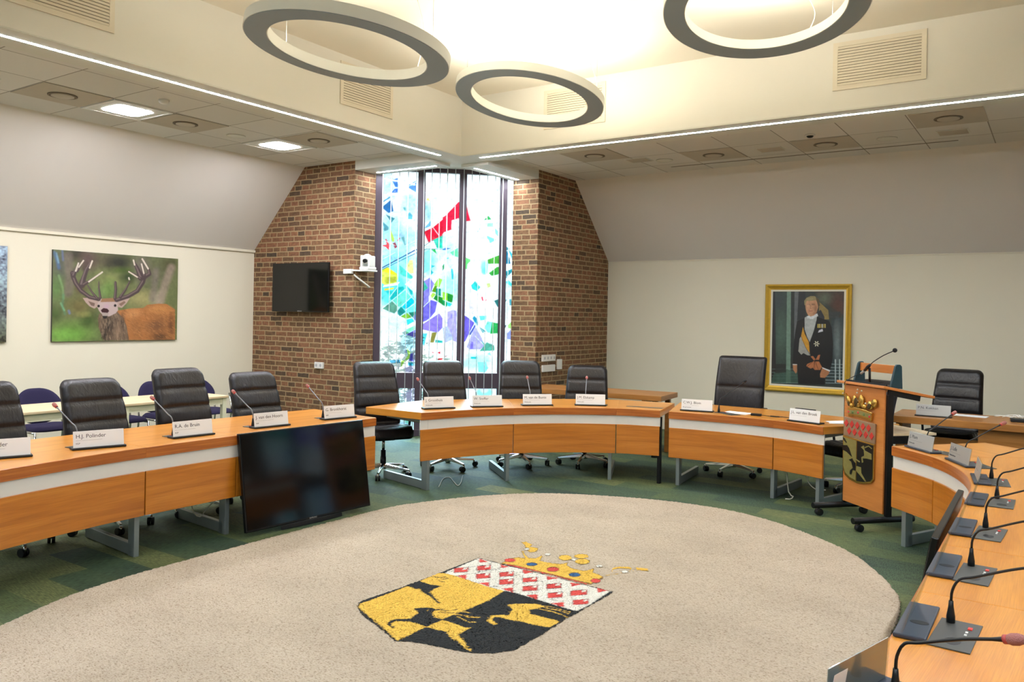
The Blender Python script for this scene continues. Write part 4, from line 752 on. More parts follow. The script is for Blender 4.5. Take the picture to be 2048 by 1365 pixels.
# ring lamps
def ring(c, nx, ny, R0, R1, h, label, anchors):
    n = Vector((nx, ny, 1)).normalized(); q = Vector((0,0,1)).rotation_difference(n); Rm = q.to_matrix()
    t = empty('ring_lamp', c, label=label, cat='lamp'); N = 96
    mb = MB(); prof = [(R1, 0), (R1, h), (R1+.012, h), (R1+.012, .01), (R0-.012, .01), (R0-.012, h), (R0, h), (R0, 0)]
    vs = []
    for r_, z in prof:
        for k in range(N): vs.append(Rm @ Vector((r_*math.cos(2*PI*k/N), r_*math.sin(2*PI*k/N), z)))
    fs = [(i*N+k, i*N+(k+1) % N, ((i+1) % 8)*N+(k+1) % N, ((i+1) % 8)*N+k) for i in range(8) for k in range(N)]
    mb.add(vs, fs, smooth=True); o = mb.build('housing', WHITE, t); 
    md = o.modifiers.new('e', 'EDGE_SPLIT'); md.split_angle = .6
    mb = MB(); vs = [Rm @ Vector((r_*math.cos(2*PI*k/N), r_*math.sin(2*PI*k/N), -.003)) for r_ in (R1+.006, R0-.006) for k in range(N)]+[Rm @ Vector((r_*math.cos(2*PI*k/N), r_*math.sin(2*PI*k/N), .004)) for r_ in (R1+.006, R0-.006) for k in range(N)]
    mb.add(vs, [(k, (k+1) % N, N+(k+1) % N, N+k) for k in range(N)]+[(N+k, N+(k+1) % N, 3*N+(k+1) % N, 3*N+k) for k in range(N)]+[(k, 2*N+k, 2*N+(k+1) % N, (k+1) % N) for k in range(N)]); mb.build('underside_panel', GREYRING, t)
    mb = MB(); vs = [Rm @ Vector((r_*math.cos(2*PI*k/N), r_*math.sin(2*PI*k/N), z)) for r_, z in ((R1+.014, h-.012), (R0-.014, h-.012)) for k in range(N)]
    mb.add(vs, [(k, N+k, N+(k+1) % N, (k+1) % N) for k in range(N)]); mb.build('light_diffuser', RINGTOP, t)
    Rm_ = (R0+R1)/2; C = Vector(c)
    for a in anchors:
        p = Rm @ Vector((Rm_*math.cos(a), Rm_*math.sin(a), h)); MB().cyl(p, (p.x, p.y, ZT-C.z), .0016, n=5).build('suspension_wire', DCHROME, t)
    a = anchors[0]+.35; p = Rm @ Vector((Rm_*math.cos(a), Rm_*math.sin(a), h)); top = ZT-C.z
    MB().tube(catmull([(p.x,p.y,p.z),(p.x+.05,p.y+.02,p.z+(top-p.z)*.35),(p.x-.02,p.y,p.z+(top-p.z)*.75),(p.x,p.y,top)], .04), .003, 6).build('power_cord', mat('clear_cord', (196,190,176), .4), t)
ring((-.918,1.165,3.479), .09, .093, .70, .541, .075, 'large tilted ring lamp, left of the three', (1.1, 3.2, 5.3))
ring((-.986,3.548,3.702), .052, .154, .70, .548, .075, 'middle ring lamp, lowest in the picture, with bluish underside', (.55, 2.3+1.2, 5.2))
ring((1.412,2.877,3.869), -.066, .173, .70, .547, .075, 'right ring lamp with warm grey underside, cut by the top of the view', (1.0, 3.1, 5.2))
# tile fittings
def tile_light(x, y, label):
    t = empty('ceiling_light', (x, y, ZC), label=label, cat='ceiling light'); h = .31
    mb = MB()
    for q in ((-h,h,-h,-h+.03),(-h,h,h-.03,h),(-h,-h+.03,-h+.03,h-.03),(h-.03,h,-h+.03,h-.03)): mb.bb(q[0],q[1],q[2],q[3],-.012,-.001)
    mb.build('frame', WHITE, t); MB().bb(-h+.03,h-.03,-h+.03,h-.03,-.008,-.003).build('surround', BEAM, t); MB().prism([(-.19,-.14),(-.14,-.19),(.14,-.19),(.19,-.14),(.19,.14),(.14,.19),(-.14,.19),(-.19,.14)], -.011, -.008).build('diffuser', LEDP, t)
tile_light(-4.685, 1.783, 'lit square ceiling light nearer the left edge, above the stag photo'); tile_light(-4.697, 3.724, 'lit square ceiling light nearer the brick wall')
for i, y in enumerate((-.16, -2.1, -4.0)): tile_light(-4.69, y, 'lit square ceiling light %s along the left aisle' % ('out of view', 'out of view farther back', 'out of view at the far back')[i])
def diffuser(x, y, label):
    t = empty('air_diffuser', (x, y, ZC), label=label, cat='ceiling vent', group='round air diffusers in aged ceiling tiles'); h = .318
    MB().bb(-h,h,-h,h,-.006,-.001).build('aged_tile', STAINED_T, t)
    MB().lathe([(.128,-.006),(.128,-.012),(.108,-.014),(.104,-.007)], n=40).build('outer_ring', DARKRING, t); MB().lathe([(.0001,-.010),(.1,-.010),(.1,-.016),(.092,-.019),(.0001,-.021)][::-1], n=40).build('round_plate', STAINED_T, t)
for q, l in zip(((-4.685,1.139),(-4.689,2.441),(-4.05,3.755),(-1.663,6.09),(-.375,6.74),(.929,6.76),(2.226,6.11)), ('round air diffuser left of the nearer lit ceiling light','round air diffuser between the two lit ceiling lights','round air diffuser beside the light line near the brick wall','round air diffuser over the right aisle, nearest the brick pier','round air diffuser over the right aisle, second from the brick pier','round air diffuser over the right aisle beside the small dome sensor','round air diffuser over the right aisle, nearest the right edge')): diffuser(*q, l)
for (x, y), l in zip(((-4.726,3.116),(-4.69,.49),(-1.032,6.779),(1.564,6.79)), ('round ceiling speaker on the left aisle between light and diffuser','round ceiling speaker cut by the left edge of the view','round ceiling speaker over the right aisle near the brick pier','round ceiling speaker over the right aisle above the portrait')):
    t = empty('ceiling_speaker', (x, y, ZC), label=l, cat='speaker', group='round ceiling speakers'); MB().lathe([(.105,-.001),(.105,-.008),(.098,-.010),(.098,-.006)], n=36).build('rim', BEAM, t); MB().lathe([(.098,-.004),(.0001,-.005)], n=36).build('grille', mat('speaker_grille', (150,146,136), .8, bump=.5, bscale=500), t)
for (x, y), l in zip(((.313,6.76),(2.20,6.80),(-1.31,6.62)), ('faint square ceiling grille over the right aisle, left of the dome sensor','faint square ceiling grille over the right aisle, nearest the right edge','faint square ceiling grille over the right aisle, nearest the brick pier')):
    t = empty('ceiling_grille', (x, y, ZC), label=l, cat='ceiling vent', group='square ceiling grilles'); MB().bb(-.15,.15,-.12,.12,-.005,-.001).build('frame', BEAM, t, bevel=.002); mb = MB()
    for k in range(9): mb.bb(-.135,.135,-.105+k*.0255,-.095+k*.0255,-.008,-.005)
    mb.build('louvre', STAINED_T, t)
t = empty('smoke_detector', (-3.995,1.744,ZC), label='small white smoke detector on the left aisle ceiling', cat='smoke detector'); MB().lathe([(.0001,-.04),(.03,-.038),(.045,-.025),(.05,-.001)], n=24).build('body', WHITE, t)
t = empty('ceiling_sensor', (.894,6.218,ZC), label='small dome sensor on the right aisle ceiling', cat='sensor'); MB().lathe([(.0001,-.035),(.025,-.03),(.04,-.012)], n=24).build('dark_lens', BLACKP, t); MB().lathe([(.04,-.014),(.055,-.001)], n=24).build('base', WHITE, t)
tag(MB().bb(-1.14, 2.205, 7.24, 7.262, ZC-.004, ZC+.001).build('curtain_rail', mat('rail_grey', (120,114,100), .6)), 'slim dark ceiling rail running along the right aisle', 'rail')
MARK = MB()
for a, b in (((.02,5.70),(.09,5.67)), ((.09,5.67),(.16,5.71)), ((.16,5.71),(.14,5.78)), ((-.03,5.74),(-.01,5.75))): MARK.bar((*a, ZC-.003), (*b, ZC-.003), .012, .002)
tag(MARK.build('red_sticker', mat('red_mark', (200,70,50), .6)), 'small red curved mark stuck on a right aisle ceiling tile', 'sticker')
# ================================================================== DESKS
def sub(pts, a, b):
    """piece of polyline between the samples nearest to points a and b"""
    d = lambda q: (lambda l: l.index(min(l)))([math.hypot(p[0]-q[0], p[1]-q[1]) for p in pts]); i, j = d(a), d(b)
    return pts[i:j+1]
def desk(label, inner, outer, group, panels=None, legs=(), z=.75, edge_shift=0, legmat=None, black_post=None):
    """inner and outer are polylines running the same way; outward is to the left"""
    t = empty('curved_desk', (0,0,0), label=label, cat='desk', group=group)
    m = len(inner)//2; a = inner[max(m-1, 0)]; b = inner[min(m+1, len(inner)-1)]; ang = math.atan2(b[1]-a[1], b[0]-a[0])
    mb = MB(); slab(mb, inner, outer, .682, z); o = mb.build('desktop', WOODTOP_LIT, t, uvrot=ang, bevel=.0025, seg=1)
    mb = MB(); wallstrip(mb, inner, -.004, .018, .678, z-.0015); mb.build('desktop_edging', WOODEDGE, t, bevel=.002)
    mb = MB(); wallstrip(mb, inner, .012, .024, .584, .681); mb.build('white_band', WBAND, t)
    for seg in (panels or [inner]):
        seg = list(seg); p0, p1 = seg[0], seg[-1]
        def sh(p, q, d): L = math.hypot(q[0]-p[0], q[1]-p[1]); return (p[0]+(q[0]-p[0])/L*d, p[1]+(q[1]-p[1])/L*d)
        seg[0] = sh(seg[0], seg[1], .004); seg[-1] = sh(seg[-1], seg[-2], .004)
        mb = MB(); wallstrip(mb, seg, -.002, .022, .287, .586); mb.build('front_panel', WOOD, t, bevel=.003)
    for (lx, ly, dx, dy) in legs:
        L = math.hypot(dx, dy); dx, dy = dx/L, dy/L; R = Matrix(((-dy, dx, 0), (dx, dy, 0), (0, 0, 1))); R = Matrix.Rotation(math.atan2(dy, dx)-PI/2, 3, 'Z')
        mb = MB(); c = Vector((lx, ly, 0)); n = Vector((dx, dy, 0))
        mb.box(c+n*.082+Vector((0,0,.34)), (.036, .085, .68), R); mb.box(c+n*.42+Vector((0,0,.045)), (.036, .70, .08), R); mb.box(c+n*.40+Vector((0,0,.655)), (.036, .66, .05), R)
        mb.build('leg', legmat or STEEL, t, bevel=.003)
    if black_post: MB().bb(black_post[0]-.018, black_post[0]+.018, black_post[1]-.018, black_post[1]+.018, 0, .68).build('leg', BLACKM, t, bevel=.003)
    return t
LI = catmull([(-1.72,-.98),(-1.829,-.608),(-1.905,-.12),(-1.935,.348),(-1.932,1.075),(-1.915,1.8),(-1.890,2.525)], .05)
LO = catmull([(-2.60,-1.2),(-2.72,-.75),(-2.80,-.187),(-2.84,.348),(-2.854,1.075),(-2.83,1.8),(-2.775,2.60)], .05)
GL, GM, GN, GS = 'left desk row', 'middle desk row under the stained glass', 'desks of the chair opposite the rug', 'right desk row running to the viewer'
desk('left row desk section cut off by the left edge of the view', sub(LI, (-1.72,-.98), (-1.935,.348)), sub(LO, (-2.6,-1.2), (-2.84,.348)), GL, legs=[(-1.95,-.9,-1,-.3),(-1.955,.325,-1,.08)])
desk('short left row desk section between the grey leg and the big floor screen', sub(LI, (-1.935,.348), (-1.932,1.075)), sub(LO, (-2.84,.348), (-2.854,1.075)), GL, legs=[(-1.955,1.045,-1,.1)])
desk('left row desk section that the big dark screen leans against', sub(LI, (-1.932,1.075), (-1.890,2.525)), sub(LO, (-2.854,1.075), (-2.775,2.6)), GL, legs=[(-1.92,2.46,-1,.05)])
MI = catmull([(-1.829,3.072),(-1.655,3.57),(-1.406,4.013),(-1.045,4.41),(-.605,4.717),(-.395,4.80),(-.182,4.857)], .05)
MO = [(-2.54,3.06),(-2.55,3.55),(-2.55,3.98),(-2.26,4.36),(-1.95,4.70)]; MO2 = [(-1.95,4.70),(-1.565,5.08),(-1.25,5.36),(-.98,5.54)]; MO3 = [(-.98,5.54),(-.66,5.60),(-.362,5.655)]
desk('middle row desk section on the left, with two nameplates and a pale reflection', sub(MI, (-1.829,3.072), (-1.406,4.013)), MO, GM, legs=[(-1.772,3.16,-.78,.18),(-1.43,3.975,-.7,.6)])
desk('middle row desk section in the centre, with two nameplates', sub(MI, (-1.406,4.013), (-.605,4.717)), MO2, GM, legs=[(-.665,4.70,-.4,.9)])
t = desk('narrow middle row desk section on the right, with a metal cable flap', sub(MI, (-.605,4.717), (-.182,4.857)), MO3, GM, black_post=(-.2,4.90))
MB().bb(-.19,.19,-.035,.035,.7505,.7525).build('cable_flap', DCHROME, t, loc=(-.43,5.02,0), rz=.22)
NI = catmull([(-.085,4.852),(.22,4.888),(.58,4.91),(.955,4.875),(1.20,4.805),(1.443,4.705)], .05); NO = [(-.35,5.78),(.05,5.80),(.583,5.79),(1.15,5.70)]; NO2 = [(1.15,5.70),(1.5,5.62),(1.95,5.42)]
desk('chair\'s desk section with the long gooseneck microphone', sub(NI, (-.085,4.852), (.955,4.875)), NO, GN, legs=[(-.01,4.89,-.1,1),(.93,4.90,.1,1)])
desk('desk section beside the lectern with the nameplate standing before a book', sub(NI, (.955,4.875), (1.443,4.705)), NO2, GN, legs=[(1.37,4.75,.3,1)])
SI = catmull([(2.125,3.926),(2.45,3.56),(2.66,3.10),(2.755,2.60),(2.772,1.9),(2.772,1.08),(2.775,.35),(2.76,-.352),(2.66,-.95)], .05)
SO = catmull([(2.69,4.62),(3.25,4.18),(3.52,3.40),(3.62,2.65),(3.65,1.9),(3.65,1.08),(3.65,.35),(3.63,-.35),(3.52,-1.15)], .05)
desk('first right row desk section, beside the lectern', sub(SI, (2.125,3.926), (2.45,3.56)), [(2.69,4.62),(2.97,4.42),(3.25,4.18)], GS, legs=[(2.20,3.88,.4,.85),(2.43,3.62,.85,.6)])
desk('right row desk section on the far bend, with three nameplates', sub(SI, (2.45,3.56), (2.772,1.08)), sub(SO, (3.25,4.18), (3.65,1.08)), GS, legs=[(2.79,1.12,1,0),(2.74,2.5,1,.1)])
desk('right row desk section in the middle of the straight part', sub(SI, (2.772,1.08), (2.775,.35)), sub(SO, (3.65,1.08), (3.65,.35)), GS, legs=[(2.79,.38,1,0)])
desk('right row desk section nearest the viewer', sub(SI, (2.775,.35), (2.66,-.95)), sub(SO, (3.65,.35), (3.52,-1.15)), GS, legs=[(2.70,-.85,1,-.2)])

# ---------------------------------------------------------------- nameplates, microphones
def text(s_, size, parent, m, M, name='lettering'):
    c = bpy.data.curves.new('t', 'FONT'); c.body = s_; c.size = size; c.extrude = .0003; c.resolution_u = 3
    o = bpy.data.objects.new('t', c); col.objects.link(o); dg = bpy.context.evaluated_depsgraph_get(); me = bpy.data.meshes.new_from_object(o.evaluated_get(dg)); bpy.data.objects.remove(o)
    me.materials.clear(); me.materials.append(m); k = bpy.data.objects.new(name, me); col.objects.link(k); k.parent = parent; k.matrix_local = M; return k
def nameplate(a, b, l1, l2, label, grp='nameplates on the desks', face=PAPER, tilt=.16, steel=False, clear=False):
    """a and b: ends of the base's front edge on the desk, seen from the middle of the room left to right"""
    a, b = Vector((*a, 0)), Vector((*b, 0)); c = (a+b)/2; ang = math.atan2(b.y-a.y, b.x-a.x)
    t = empty('nameplate', (c.x, c.y, .7515), ang, label, 'nameplate', grp)      # local x along the plate, -y to the middle of the room
    MB().prism([(-.166,.0),(.166,.0),(.166,.09),(-.166,.09)], 0, .013).build('base', HOLDER if steel else HOLDERK, t, bevel=.004)
    if steel:
        MB().prism([(.03+.017*math.cos(a*PI/10), .055+.027*math.sin(a*PI/10)) for a in range(20)], .0128, .0136).build('oval_slot', mat('slot_black', (4,4,5), .5), t)
    R = Matrix.Rotation(-tilt, 4, 'X'); M0 = Matrix.Translation((0,.022,.012)) @ R
    o = MB().bb(-.155,.155,-.0015,.0015,0,.108).build('plate', ACRYL if clear else ALU if steel else face, t, bevel=.0008); o.matrix_local = M0
    if steel: o2 = MB().bb(-.158,.158,.0022,.004,0,.112).build('clear_cover', ACRYL, t); o2.matrix_local = M0
    f = M0 @ Matrix.Translation((-.14,-.0018,.062)) @ Matrix.Rotation(PI/2, 4, 'X')
    text(l1, .036, o, INK, M0.inverted() @ f)
    if l2: text(l2, .015, o, INK, M0.inverted() @ M0 @ Matrix.Translation((-.14,-.0018,.022)) @ Matrix.Rotation(PI/2, 4, 'X'))
    MB().bb(-.14,.02,-.0022,-.0017,.046,.0468).build('rule', INK, o)
    return t
def mic(c, out, label, tipd=.22, tipz=.27, foam=PINK, ringm=PINKRING, shaft=None, panel=True, along=None, grp='gooseneck microphones'):
    """gooseneck on its flush unit; out: unit vector away from the middle of the room"""
    o_ = Vector((*out, 0)).normalized(); ang = math.atan2(o_.y, o_.x)-PI/2          # local +y = outward
    c = (c[0]+o_.x*.010, c[1]+o_.y*.010); t = empty('gooseneck_microphone', (c[0], c[1], .7505), ang, label, 'microphone', grp)
    if panel:
        MB().bb(-.03,.235,-.030,.085,0,.004).build('control_unit', GREYD, t, bevel=.0015)
        u = MB().bb(.02,.04,.052,.064,.004,.007).build('talk_button', RED, t)
        for dx in (.07,.095): MB().bb(dx-.008,dx+.004,.05,.057,.004,.0062).build('button', WHITE, t)
        mb = MB(); mb.sphere((.165,.03,.0035), .03, 16, sc=(1.2,.8,.05)); mb.build('speaker_grille', BLACKP, t)
    MB().lathe([(.0125,.0),(.0125,.024),(.008,.052),(.0065,.072)], n=14).build('base_sleeve', BLACKP, t)
    ty = tipd; k0 = (tipz-.165)/(ty-.065); P = catmull([(0,0,.07),(0,.003,.105),(0,.022,.142),(0,.065,.142+.6*.043*max(k0,.35)+.008),(0,.5*(.065+ty),.168+(tipz-.168)*.5),(0,ty,tipz)], .012)
    P3 = [p for p in P]; MB().tube(P3, [.0042]*(len(P3)-3)+[.005,.006,.006], 8).build('gooseneck', shaft or BLACKP, t)
    d = (Vector(P3[-1])-Vector(P3[-3])).normalized(); e = Vector(P3[-1]); 
    MB().cyl(e-d*.006, e+d*.004, .0105, n=14).build('light_ring', ringm, t)
    q = Vector((0,0,1)).rotation_difference(d).to_matrix(); mb = MB(); mb.lathe([(.0001,0),(.010,.002),(.0135,.012),(.0135,.025),(.010,.036),(.0001,.040)], n=16, R=q); v = mb; v.v = [tuple(Vector(x)+e) for x in v.v]; v.build('foam_windshield', foam, t)
    return t
PL = [((-2.225,-.615),(-2.115,-.285),'J.W. Flinder','', 'left row nameplate cut off by the left edge of the view', PAPER),
 ((-2.150,-.035),(-2.060,.285),'H.J. Polinder','SGP', 'left row nameplate second from the left edge, straight before a seam in the desk front', PAPER),
 ((-2.100,.660),(-2.070,.990),'R.A. de Bruin','SGP', 'left row nameplate left of the big floor screen', PAPER),
 ((-2.085,1.360),(-2.045,1.690),'J. van den Hoorn','SGP', 'left row nameplate above the left end of the big floor screen', PAPER),
 ((-2.070,2.080),(-2.010,2.410),'G. Bronkhorst','SGP', 'left row nameplate above the right end of the big floor screen', PAPER),
 ((-1.965,3.275),(-1.800,3.560),'J. Groothuis','Wethouder', 'middle row nameplate at the left end, lit bluish', PAPER),
 ((-1.730,3.740),(-1.520,3.995),'W. Stoffer','Wethouder', 'middle row nameplate second from the left', PAPER),
 ((-1.435,4.215),(-1.205,4.455),'M. van de Bunte','Wethouder', 'middle row nameplate third from the left', PAPER),
 ((-1.050,4.635),(-.770,4.805),'J.M. Elskamp','Wethouder', 'middle row nameplate at the right end, before the fourth middle row chair', PAPER),
 ((-.022,4.985),(.300,5.045),'C.W.J. Blom','Burgemeester', 'bright nameplate left of the long microphone at the chair\'s desk', PAPER),
 ((1.060,4.915),(1.385,4.815),'J.L. van den Broek','', 'nameplate left of the lectern, before a dark book', PAPER)]
for a, b, l1, l2, lab, fc in PL: nameplate(a, b, l1, l2, lab, face=fc)
o = nameplate((1.965,6.255),(2.29,6.26),'P.N. Kokken','', 'aluminium nameplate on the straight table right of the lectern', face=ALU)
nameplate((2.205,3.945),(2.410,3.690),'J. Plum','Wethouder', 'bluish right row nameplate nearest the lectern', face=ALU, steel=True)
nameplate((2.520,3.520),(2.675,3.225),'J. Lulle','Beleidsadviseur', 'grey right row nameplate second from the lectern', face=ALU, steel=True)
nameplate((2.722,2.965),(2.768,2.640),'','', 'right row nameplate third from the lectern, seen edge-on', steel=True)
for y, lab in ((2.16,'right row nameplate fourth from the lectern, seen from behind edge-on'), (1.44,'right row nameplate fifth from the lectern, at the near end of the second leaning screen'), (.725,'right row nameplate sixth from the lectern, with holder just past the desk seam'), (.008,'right row nameplate seventh from the lectern, large blue-black holder'), (-.655,'big grey nameplate with a paper sticker at the bottom edge of the view')):
    t = nameplate((2.774,y+.16),(2.774,y-.16),'','', lab, steel=True, tilt=.28, clear=True) if y > -.5 else nameplate((2.790,-.497),(2.708,-.80),'','', lab, steel=True, tilt=.06)
    if y < -.5:
        MB().bb(-.15,-.085,.0042,.0046,.055,.098).build('paper_sticker', PAPER, t).matrix_local = Matrix.Translation((0,.022,.012)) @ Matrix.Rotation(-.16, 4, 'X') @ Matrix.Scale(-1, 4, (1,0,0))
# microphones: base points beside each plate
MK = [((-2.235,-.55),(-1,.1),'left row microphone out of view at the left edge',0),
 ((-2.225,.045),(-1,-.15),'left row microphone before the second high-backed chair',1),
 ((-2.19,.725),(-1,-.1),'left row microphone before the third high-backed chair',1),
 ((-2.175,1.42),(-1,-.05),'left row microphone before the fourth high-backed chair',1),
 ((-2.16,2.15),(-1,.12),'left row microphone before the bare brick wall',1),
 ((-2.01,3.40),(-.9,.35),'middle row microphone at the left end',1),
 ((-1.76,3.86),(-.8,.55),'middle row microphone second from the left',1),
 ((-1.44,4.37),(-.66,.75),'middle row microphone third from the left',1),
 ((-1.01,4.79),(-.45,.9),'middle row microphone at the right end',1)]
for c, o_, lab, k in MK: mic(c, o_, lab, tipd=.22, tipz=.262, shaft=mat('grey_shaft', (120,120,124), .35, metal=.4))
mic((.335,5.10),(.55,.83),'slender black microphone at the chair\'s desk', tipd=.30, tipz=.30, foam=BFOAM, ringm=BLACKP, grp=None)
for (c, o_, lab) in (((2.36,3.86),(.6,.75),'right row microphone beside the bluish nameplate'), ((2.641,3.46),(.8,.5),'right row microphone with pink head right of the grey nameplate'), ((2.83,2.90),(1,.12),'right row microphone third from the lectern'), ((2.895,2.265),(1,0),'right row microphone fourth from the lectern'), ((2.893,1.505),(1,-.05),'right row microphone fifth from the lectern'), ((2.893,.79),(1,-.05),'right row microphone sixth from the lectern'), ((2.895,.072),(1,-.05),'right row microphone seventh from the lectern'), ((2.838,-.575),(1,-.42),'nearest microphone with its pink-brown head at the bottom right edge')):
    mic(c, o_, lab, tipd=.235 if c[0] < 2.7 else .26, tipz=.262 if c[0] < 2.7 else .235)

# ---------------------------------------------------------------- chairs
def pad(W, L, r_, T, bulge, seams, nx=22, nz=44, wf=None, crown=.0):
    """cushion in local x (width), z (length); front is +y. returns mesh arrays"""
    mb = MB(); zs = [L*k/nz for k in range(nz+1)]
    def m_(u, z):
        w_ = W/2*(wf(z/L) if wf else 1); x = u*w_; cx = w_-r_; b = z
        for c0, sg in ((L-r_, 1), (r_, -1)):
            if (b-c0)*sg > 0 and abs(x) > cx:
                vx, vz = abs(x)-cx, abs(b-c0); ch = max(vx, vz); eu = math.hypot(vx, vz)
                if eu > 1e-9: vx, vz = vx/eu*ch, vz/eu*ch
                x = math.copysign(cx+vx, x); b = c0+sg*vz
        return x, b
    ed = [0]+[L-s_ for s_ in seams][::-1]+[L]
    def bu(z):
        for i in range(len(ed)-1):
            if ed[i] <= z <= ed[i+1]: v = (z-ed[i])/(ed[i+1]-ed[i])*2-1; return (1-abs(v)**5)**.6 if abs(v) < 1 else 0
        return 0
    F = []; B = []
    for z in zs:
        for i in range(nx+1):
            u = -1+2*i/nx; x, b = m_(u, z); e = max(0, 1-abs(u)**8)**.4; ez = min(1, min(z, L-z)/.02+.0); 
            F.append((x, T*(.35+.65*e*min(1, .4+.6*ez))+bulge*bu(z)*e+crown*abs(u)**2.5, b)); B.append((x, -T*.0-.0, b))
    vs = F+B; n = nx+1; o = len(F); fs = []
    for j in range(nz):
        for i in range(nx):
            a = j*n+i; fs += [(a, a+1, a+n+1, a+n)[::-1], (o+a, o+a+1, o+a+n+1, o+a+n)]
    for j in range(nz): fs += [(j*n, (j+1)*n, o+(j+1)*n, o+j*n)[::-1], (j*n+nx, o+j*n+nx, o+(j+1)*n+nx, (j+1)*n+nx)[::-1]]
    for i in range(nx): fs += [(i, i+1, o+i+1, o+i), (nz*n+i, o+nz*n+i, o+nz*n+i+1, nz*n+i+1)]
    mb.add(vs, fs, smooth=True); return mb
def exec_chair(loc, face, label, top=1.16, style=0, group='high-backed leather chairs', spin=0, lm=None):
    """face: direction the sitter looks"""
    rz = math.atan2(face[1], face[0])-PI/2; t = empty('conference_chair', (loc[0], loc[1], 0), rz, label, 'chair', group); lm = lm or LEATHER
    mb = MB(); mb.lathe([(.034,.07),(.042,.085),(.038,.115),(.03,.13)], n=20)
    for k in range(5):
        a = spin+2*PI*k/5; c, s_ = math.cos(a), math.sin(a); 
        w0, w1 = .020, .013; p0 = Vector((c*.03, s_*.03, 0)); p1 = Vector((c*.30, s_*.30, 0)); n = Vector((-s_, c, 0))
        vs = [p0+n*w0+Vector((0,0,.085)), p0-n*w0+Vector((0,0,.085)), p0-n*w0*.8+Vector((0,0,.125)), p0+n*w0*.8+Vector((0,0,.125)), p1+n*w1+Vector((0,0,.068)), p1-n*w1+Vector((0,0,.068)), p1-n*w1*.8+Vector((0,0,.086)), p1+n*w1*.8+Vector((0,0,.086))]
        mb.add(vs, [(0,1,2,3),(4,7,6,5),(0,4,5,1),(1,5,6,2),(2,6,7,3),(3,7,4,0)])
    base = mb.build('star_base', CHROME, t, bevel=.003)
    for k in range(5):
        a = spin+2*PI*k/5; c = Vector((math.cos(a)*.30, math.sin(a)*.30, 0)); b = a+1.2*k+.6; ax = Vector((math.cos(b), math.sin(b), 0)); off = Vector((-ax.y, ax.x, 0))*.015
        m2 = MB(); m2.cyl(c+off+Vector((0,0,.029))-ax*.024, c+off+Vector((0,0,.029))-ax*.004, .029, n=16); m2.cyl(c+off+Vector((0,0,.029))+ax*.004, c+off+Vector((0,0,.029))+ax*.024, .029, n=16)
        cs = m2.build('caster', BLACKP, t); MB().cyl(c+Vector((0,0,.03)), c+Vector((0,0,.072)), .011, n=10).build('caster_stem', CHROME, cs)
    MB().lathe([(.030,.12),(.030,.20),(.026,.20),(.026,.27)], n=18).build('column_sleeve', BLACKP, t)
    dz = top-1.16; hs = .40+dz*.8
    MB().lathe([(.016,.26),(.016,hs)], n=14).build('gas_lift', CHROME, t)
    MB().prism([(-.07,-.12),(.07,-.12),(.09,.10),(-.09,.10)], hs-.03, hs+.025).build('tilt_mechanism', BLACKP, t, bevel=.008)
    # seat: pad lying flat
    sd = pad(.50, .48, .08, .045, .022, [.12,.24,.36], nz=36, crown=.018); 
    v2 = []
    for x, y, z in sd.v:
        yy = z-.22; droop = -.055*max(0, (yy-.12)/.14)**2 if yy > .12 else 0; v2.append((x, yy, y*1.3+hs+.025+droop+.012*((yy+.1)**2)/.05))
    sd.v = v2; so = sd.build('seat', lm, t)
    ub = pad(.46, .42, .08, .02, 0, [], nz=8, nx=8); ub.v = [(x, z-.2, hs+.03-y) for x, y, z in ub.v]; ub.build('seat_shell', BLACKP, t)
    zb = hs+.07; Lb = top-zb
    if style == 0: bk = pad(.505, Lb, .065, .055, .036, [.165,.32,.47,.62], wf=lambda q: 1.0-.10*max(0, q-.35)/.65)
    else: bk = pad(.545, Lb, .028, .05, .020, [.34], wf=lambda q: 1.02-.04*q)
    v2 = []
    for x, y, z in bk.v:
        rec = -.205-.16*(z/Lb)-.04*math.sin(PI*z/Lb)*-1; curve = .10*(x/.25)**2*.35; v2.append((x, rec+y+curve, z+zb))
    bk.v = v2; bo = bk.build('backrest', lm, t)
    sh = pad(.50, Lb-.01, .06, .03, 0, [], nx=10, nz=16, wf=(lambda q: 1.0-.10*max(0, q-.35)/.65) if style == 0 else (lambda q: 1.04-.04*q))
    sh.v = [(x, -.207-.16*(z/Lb)+.04*math.sin(PI*z/Lb)-y+.035*(x/.25)**2, z+zb) for x, y, z in sh.v]; sh.build('back_shell', mat('shell_leather', (30,27,48), .38), t)
    for sx in (-1, 1):
        ar = MB(); P = catmull([(sx*.20,-.02,hs+.01),(sx*.285,-.02,hs+.03),(sx*.30,-.02,hs+.12),(sx*.30,.0,hs+.205)], .03); ar.tube(P, .013, 8); a_ = ar.build('armrest_support', BLACKP, t)
        MB().box((sx*.30,.0,hs+.222), (.062,.27,.034)).build('armrest', BLEATHER, t, bevel=.014, seg=3)
    return t
CC = (.42, 1.6)
exec_chair((-2.87,-.13), (1,.05), 'high-backed leather chair cut off by the left edge of the view', 1.14, spin=.3)
exec_chair((-2.86,.62), (1,-.02), 'high-backed leather chair behind the second nameplate from the left', 1.125, spin=.1)
exec_chair((-2.85,1.37), (1,-.03), 'tallest left row leather chair, creased, beside the stag photo\'s right end', 1.175, spin=.5)
exec_chair((-2.86,2.13), (1,-.12), 'left row leather chair standing against the edge of the brick wall', 1.105, spin=.2)
exec_chair((-2.63,3.42), (.93,-.42), 'leather chair in the gap between left and middle rows, seat fully visible', 1.165, spin=-.25)
exec_chair((-2.385,4.19), (.80,-.60), 'middle row leather chair before the centre of the stained glass', 1.16, spin=-.6)
exec_chair((-1.865,4.86), (.62,-.78), 'middle row leather chair before the right end of the stained glass', 1.16, spin=.55)
exec_chair((-1.31,5.33), (.42,-.90), 'middle row leather chair before the right brick pier, creased head roll', 1.115, spin=.15)
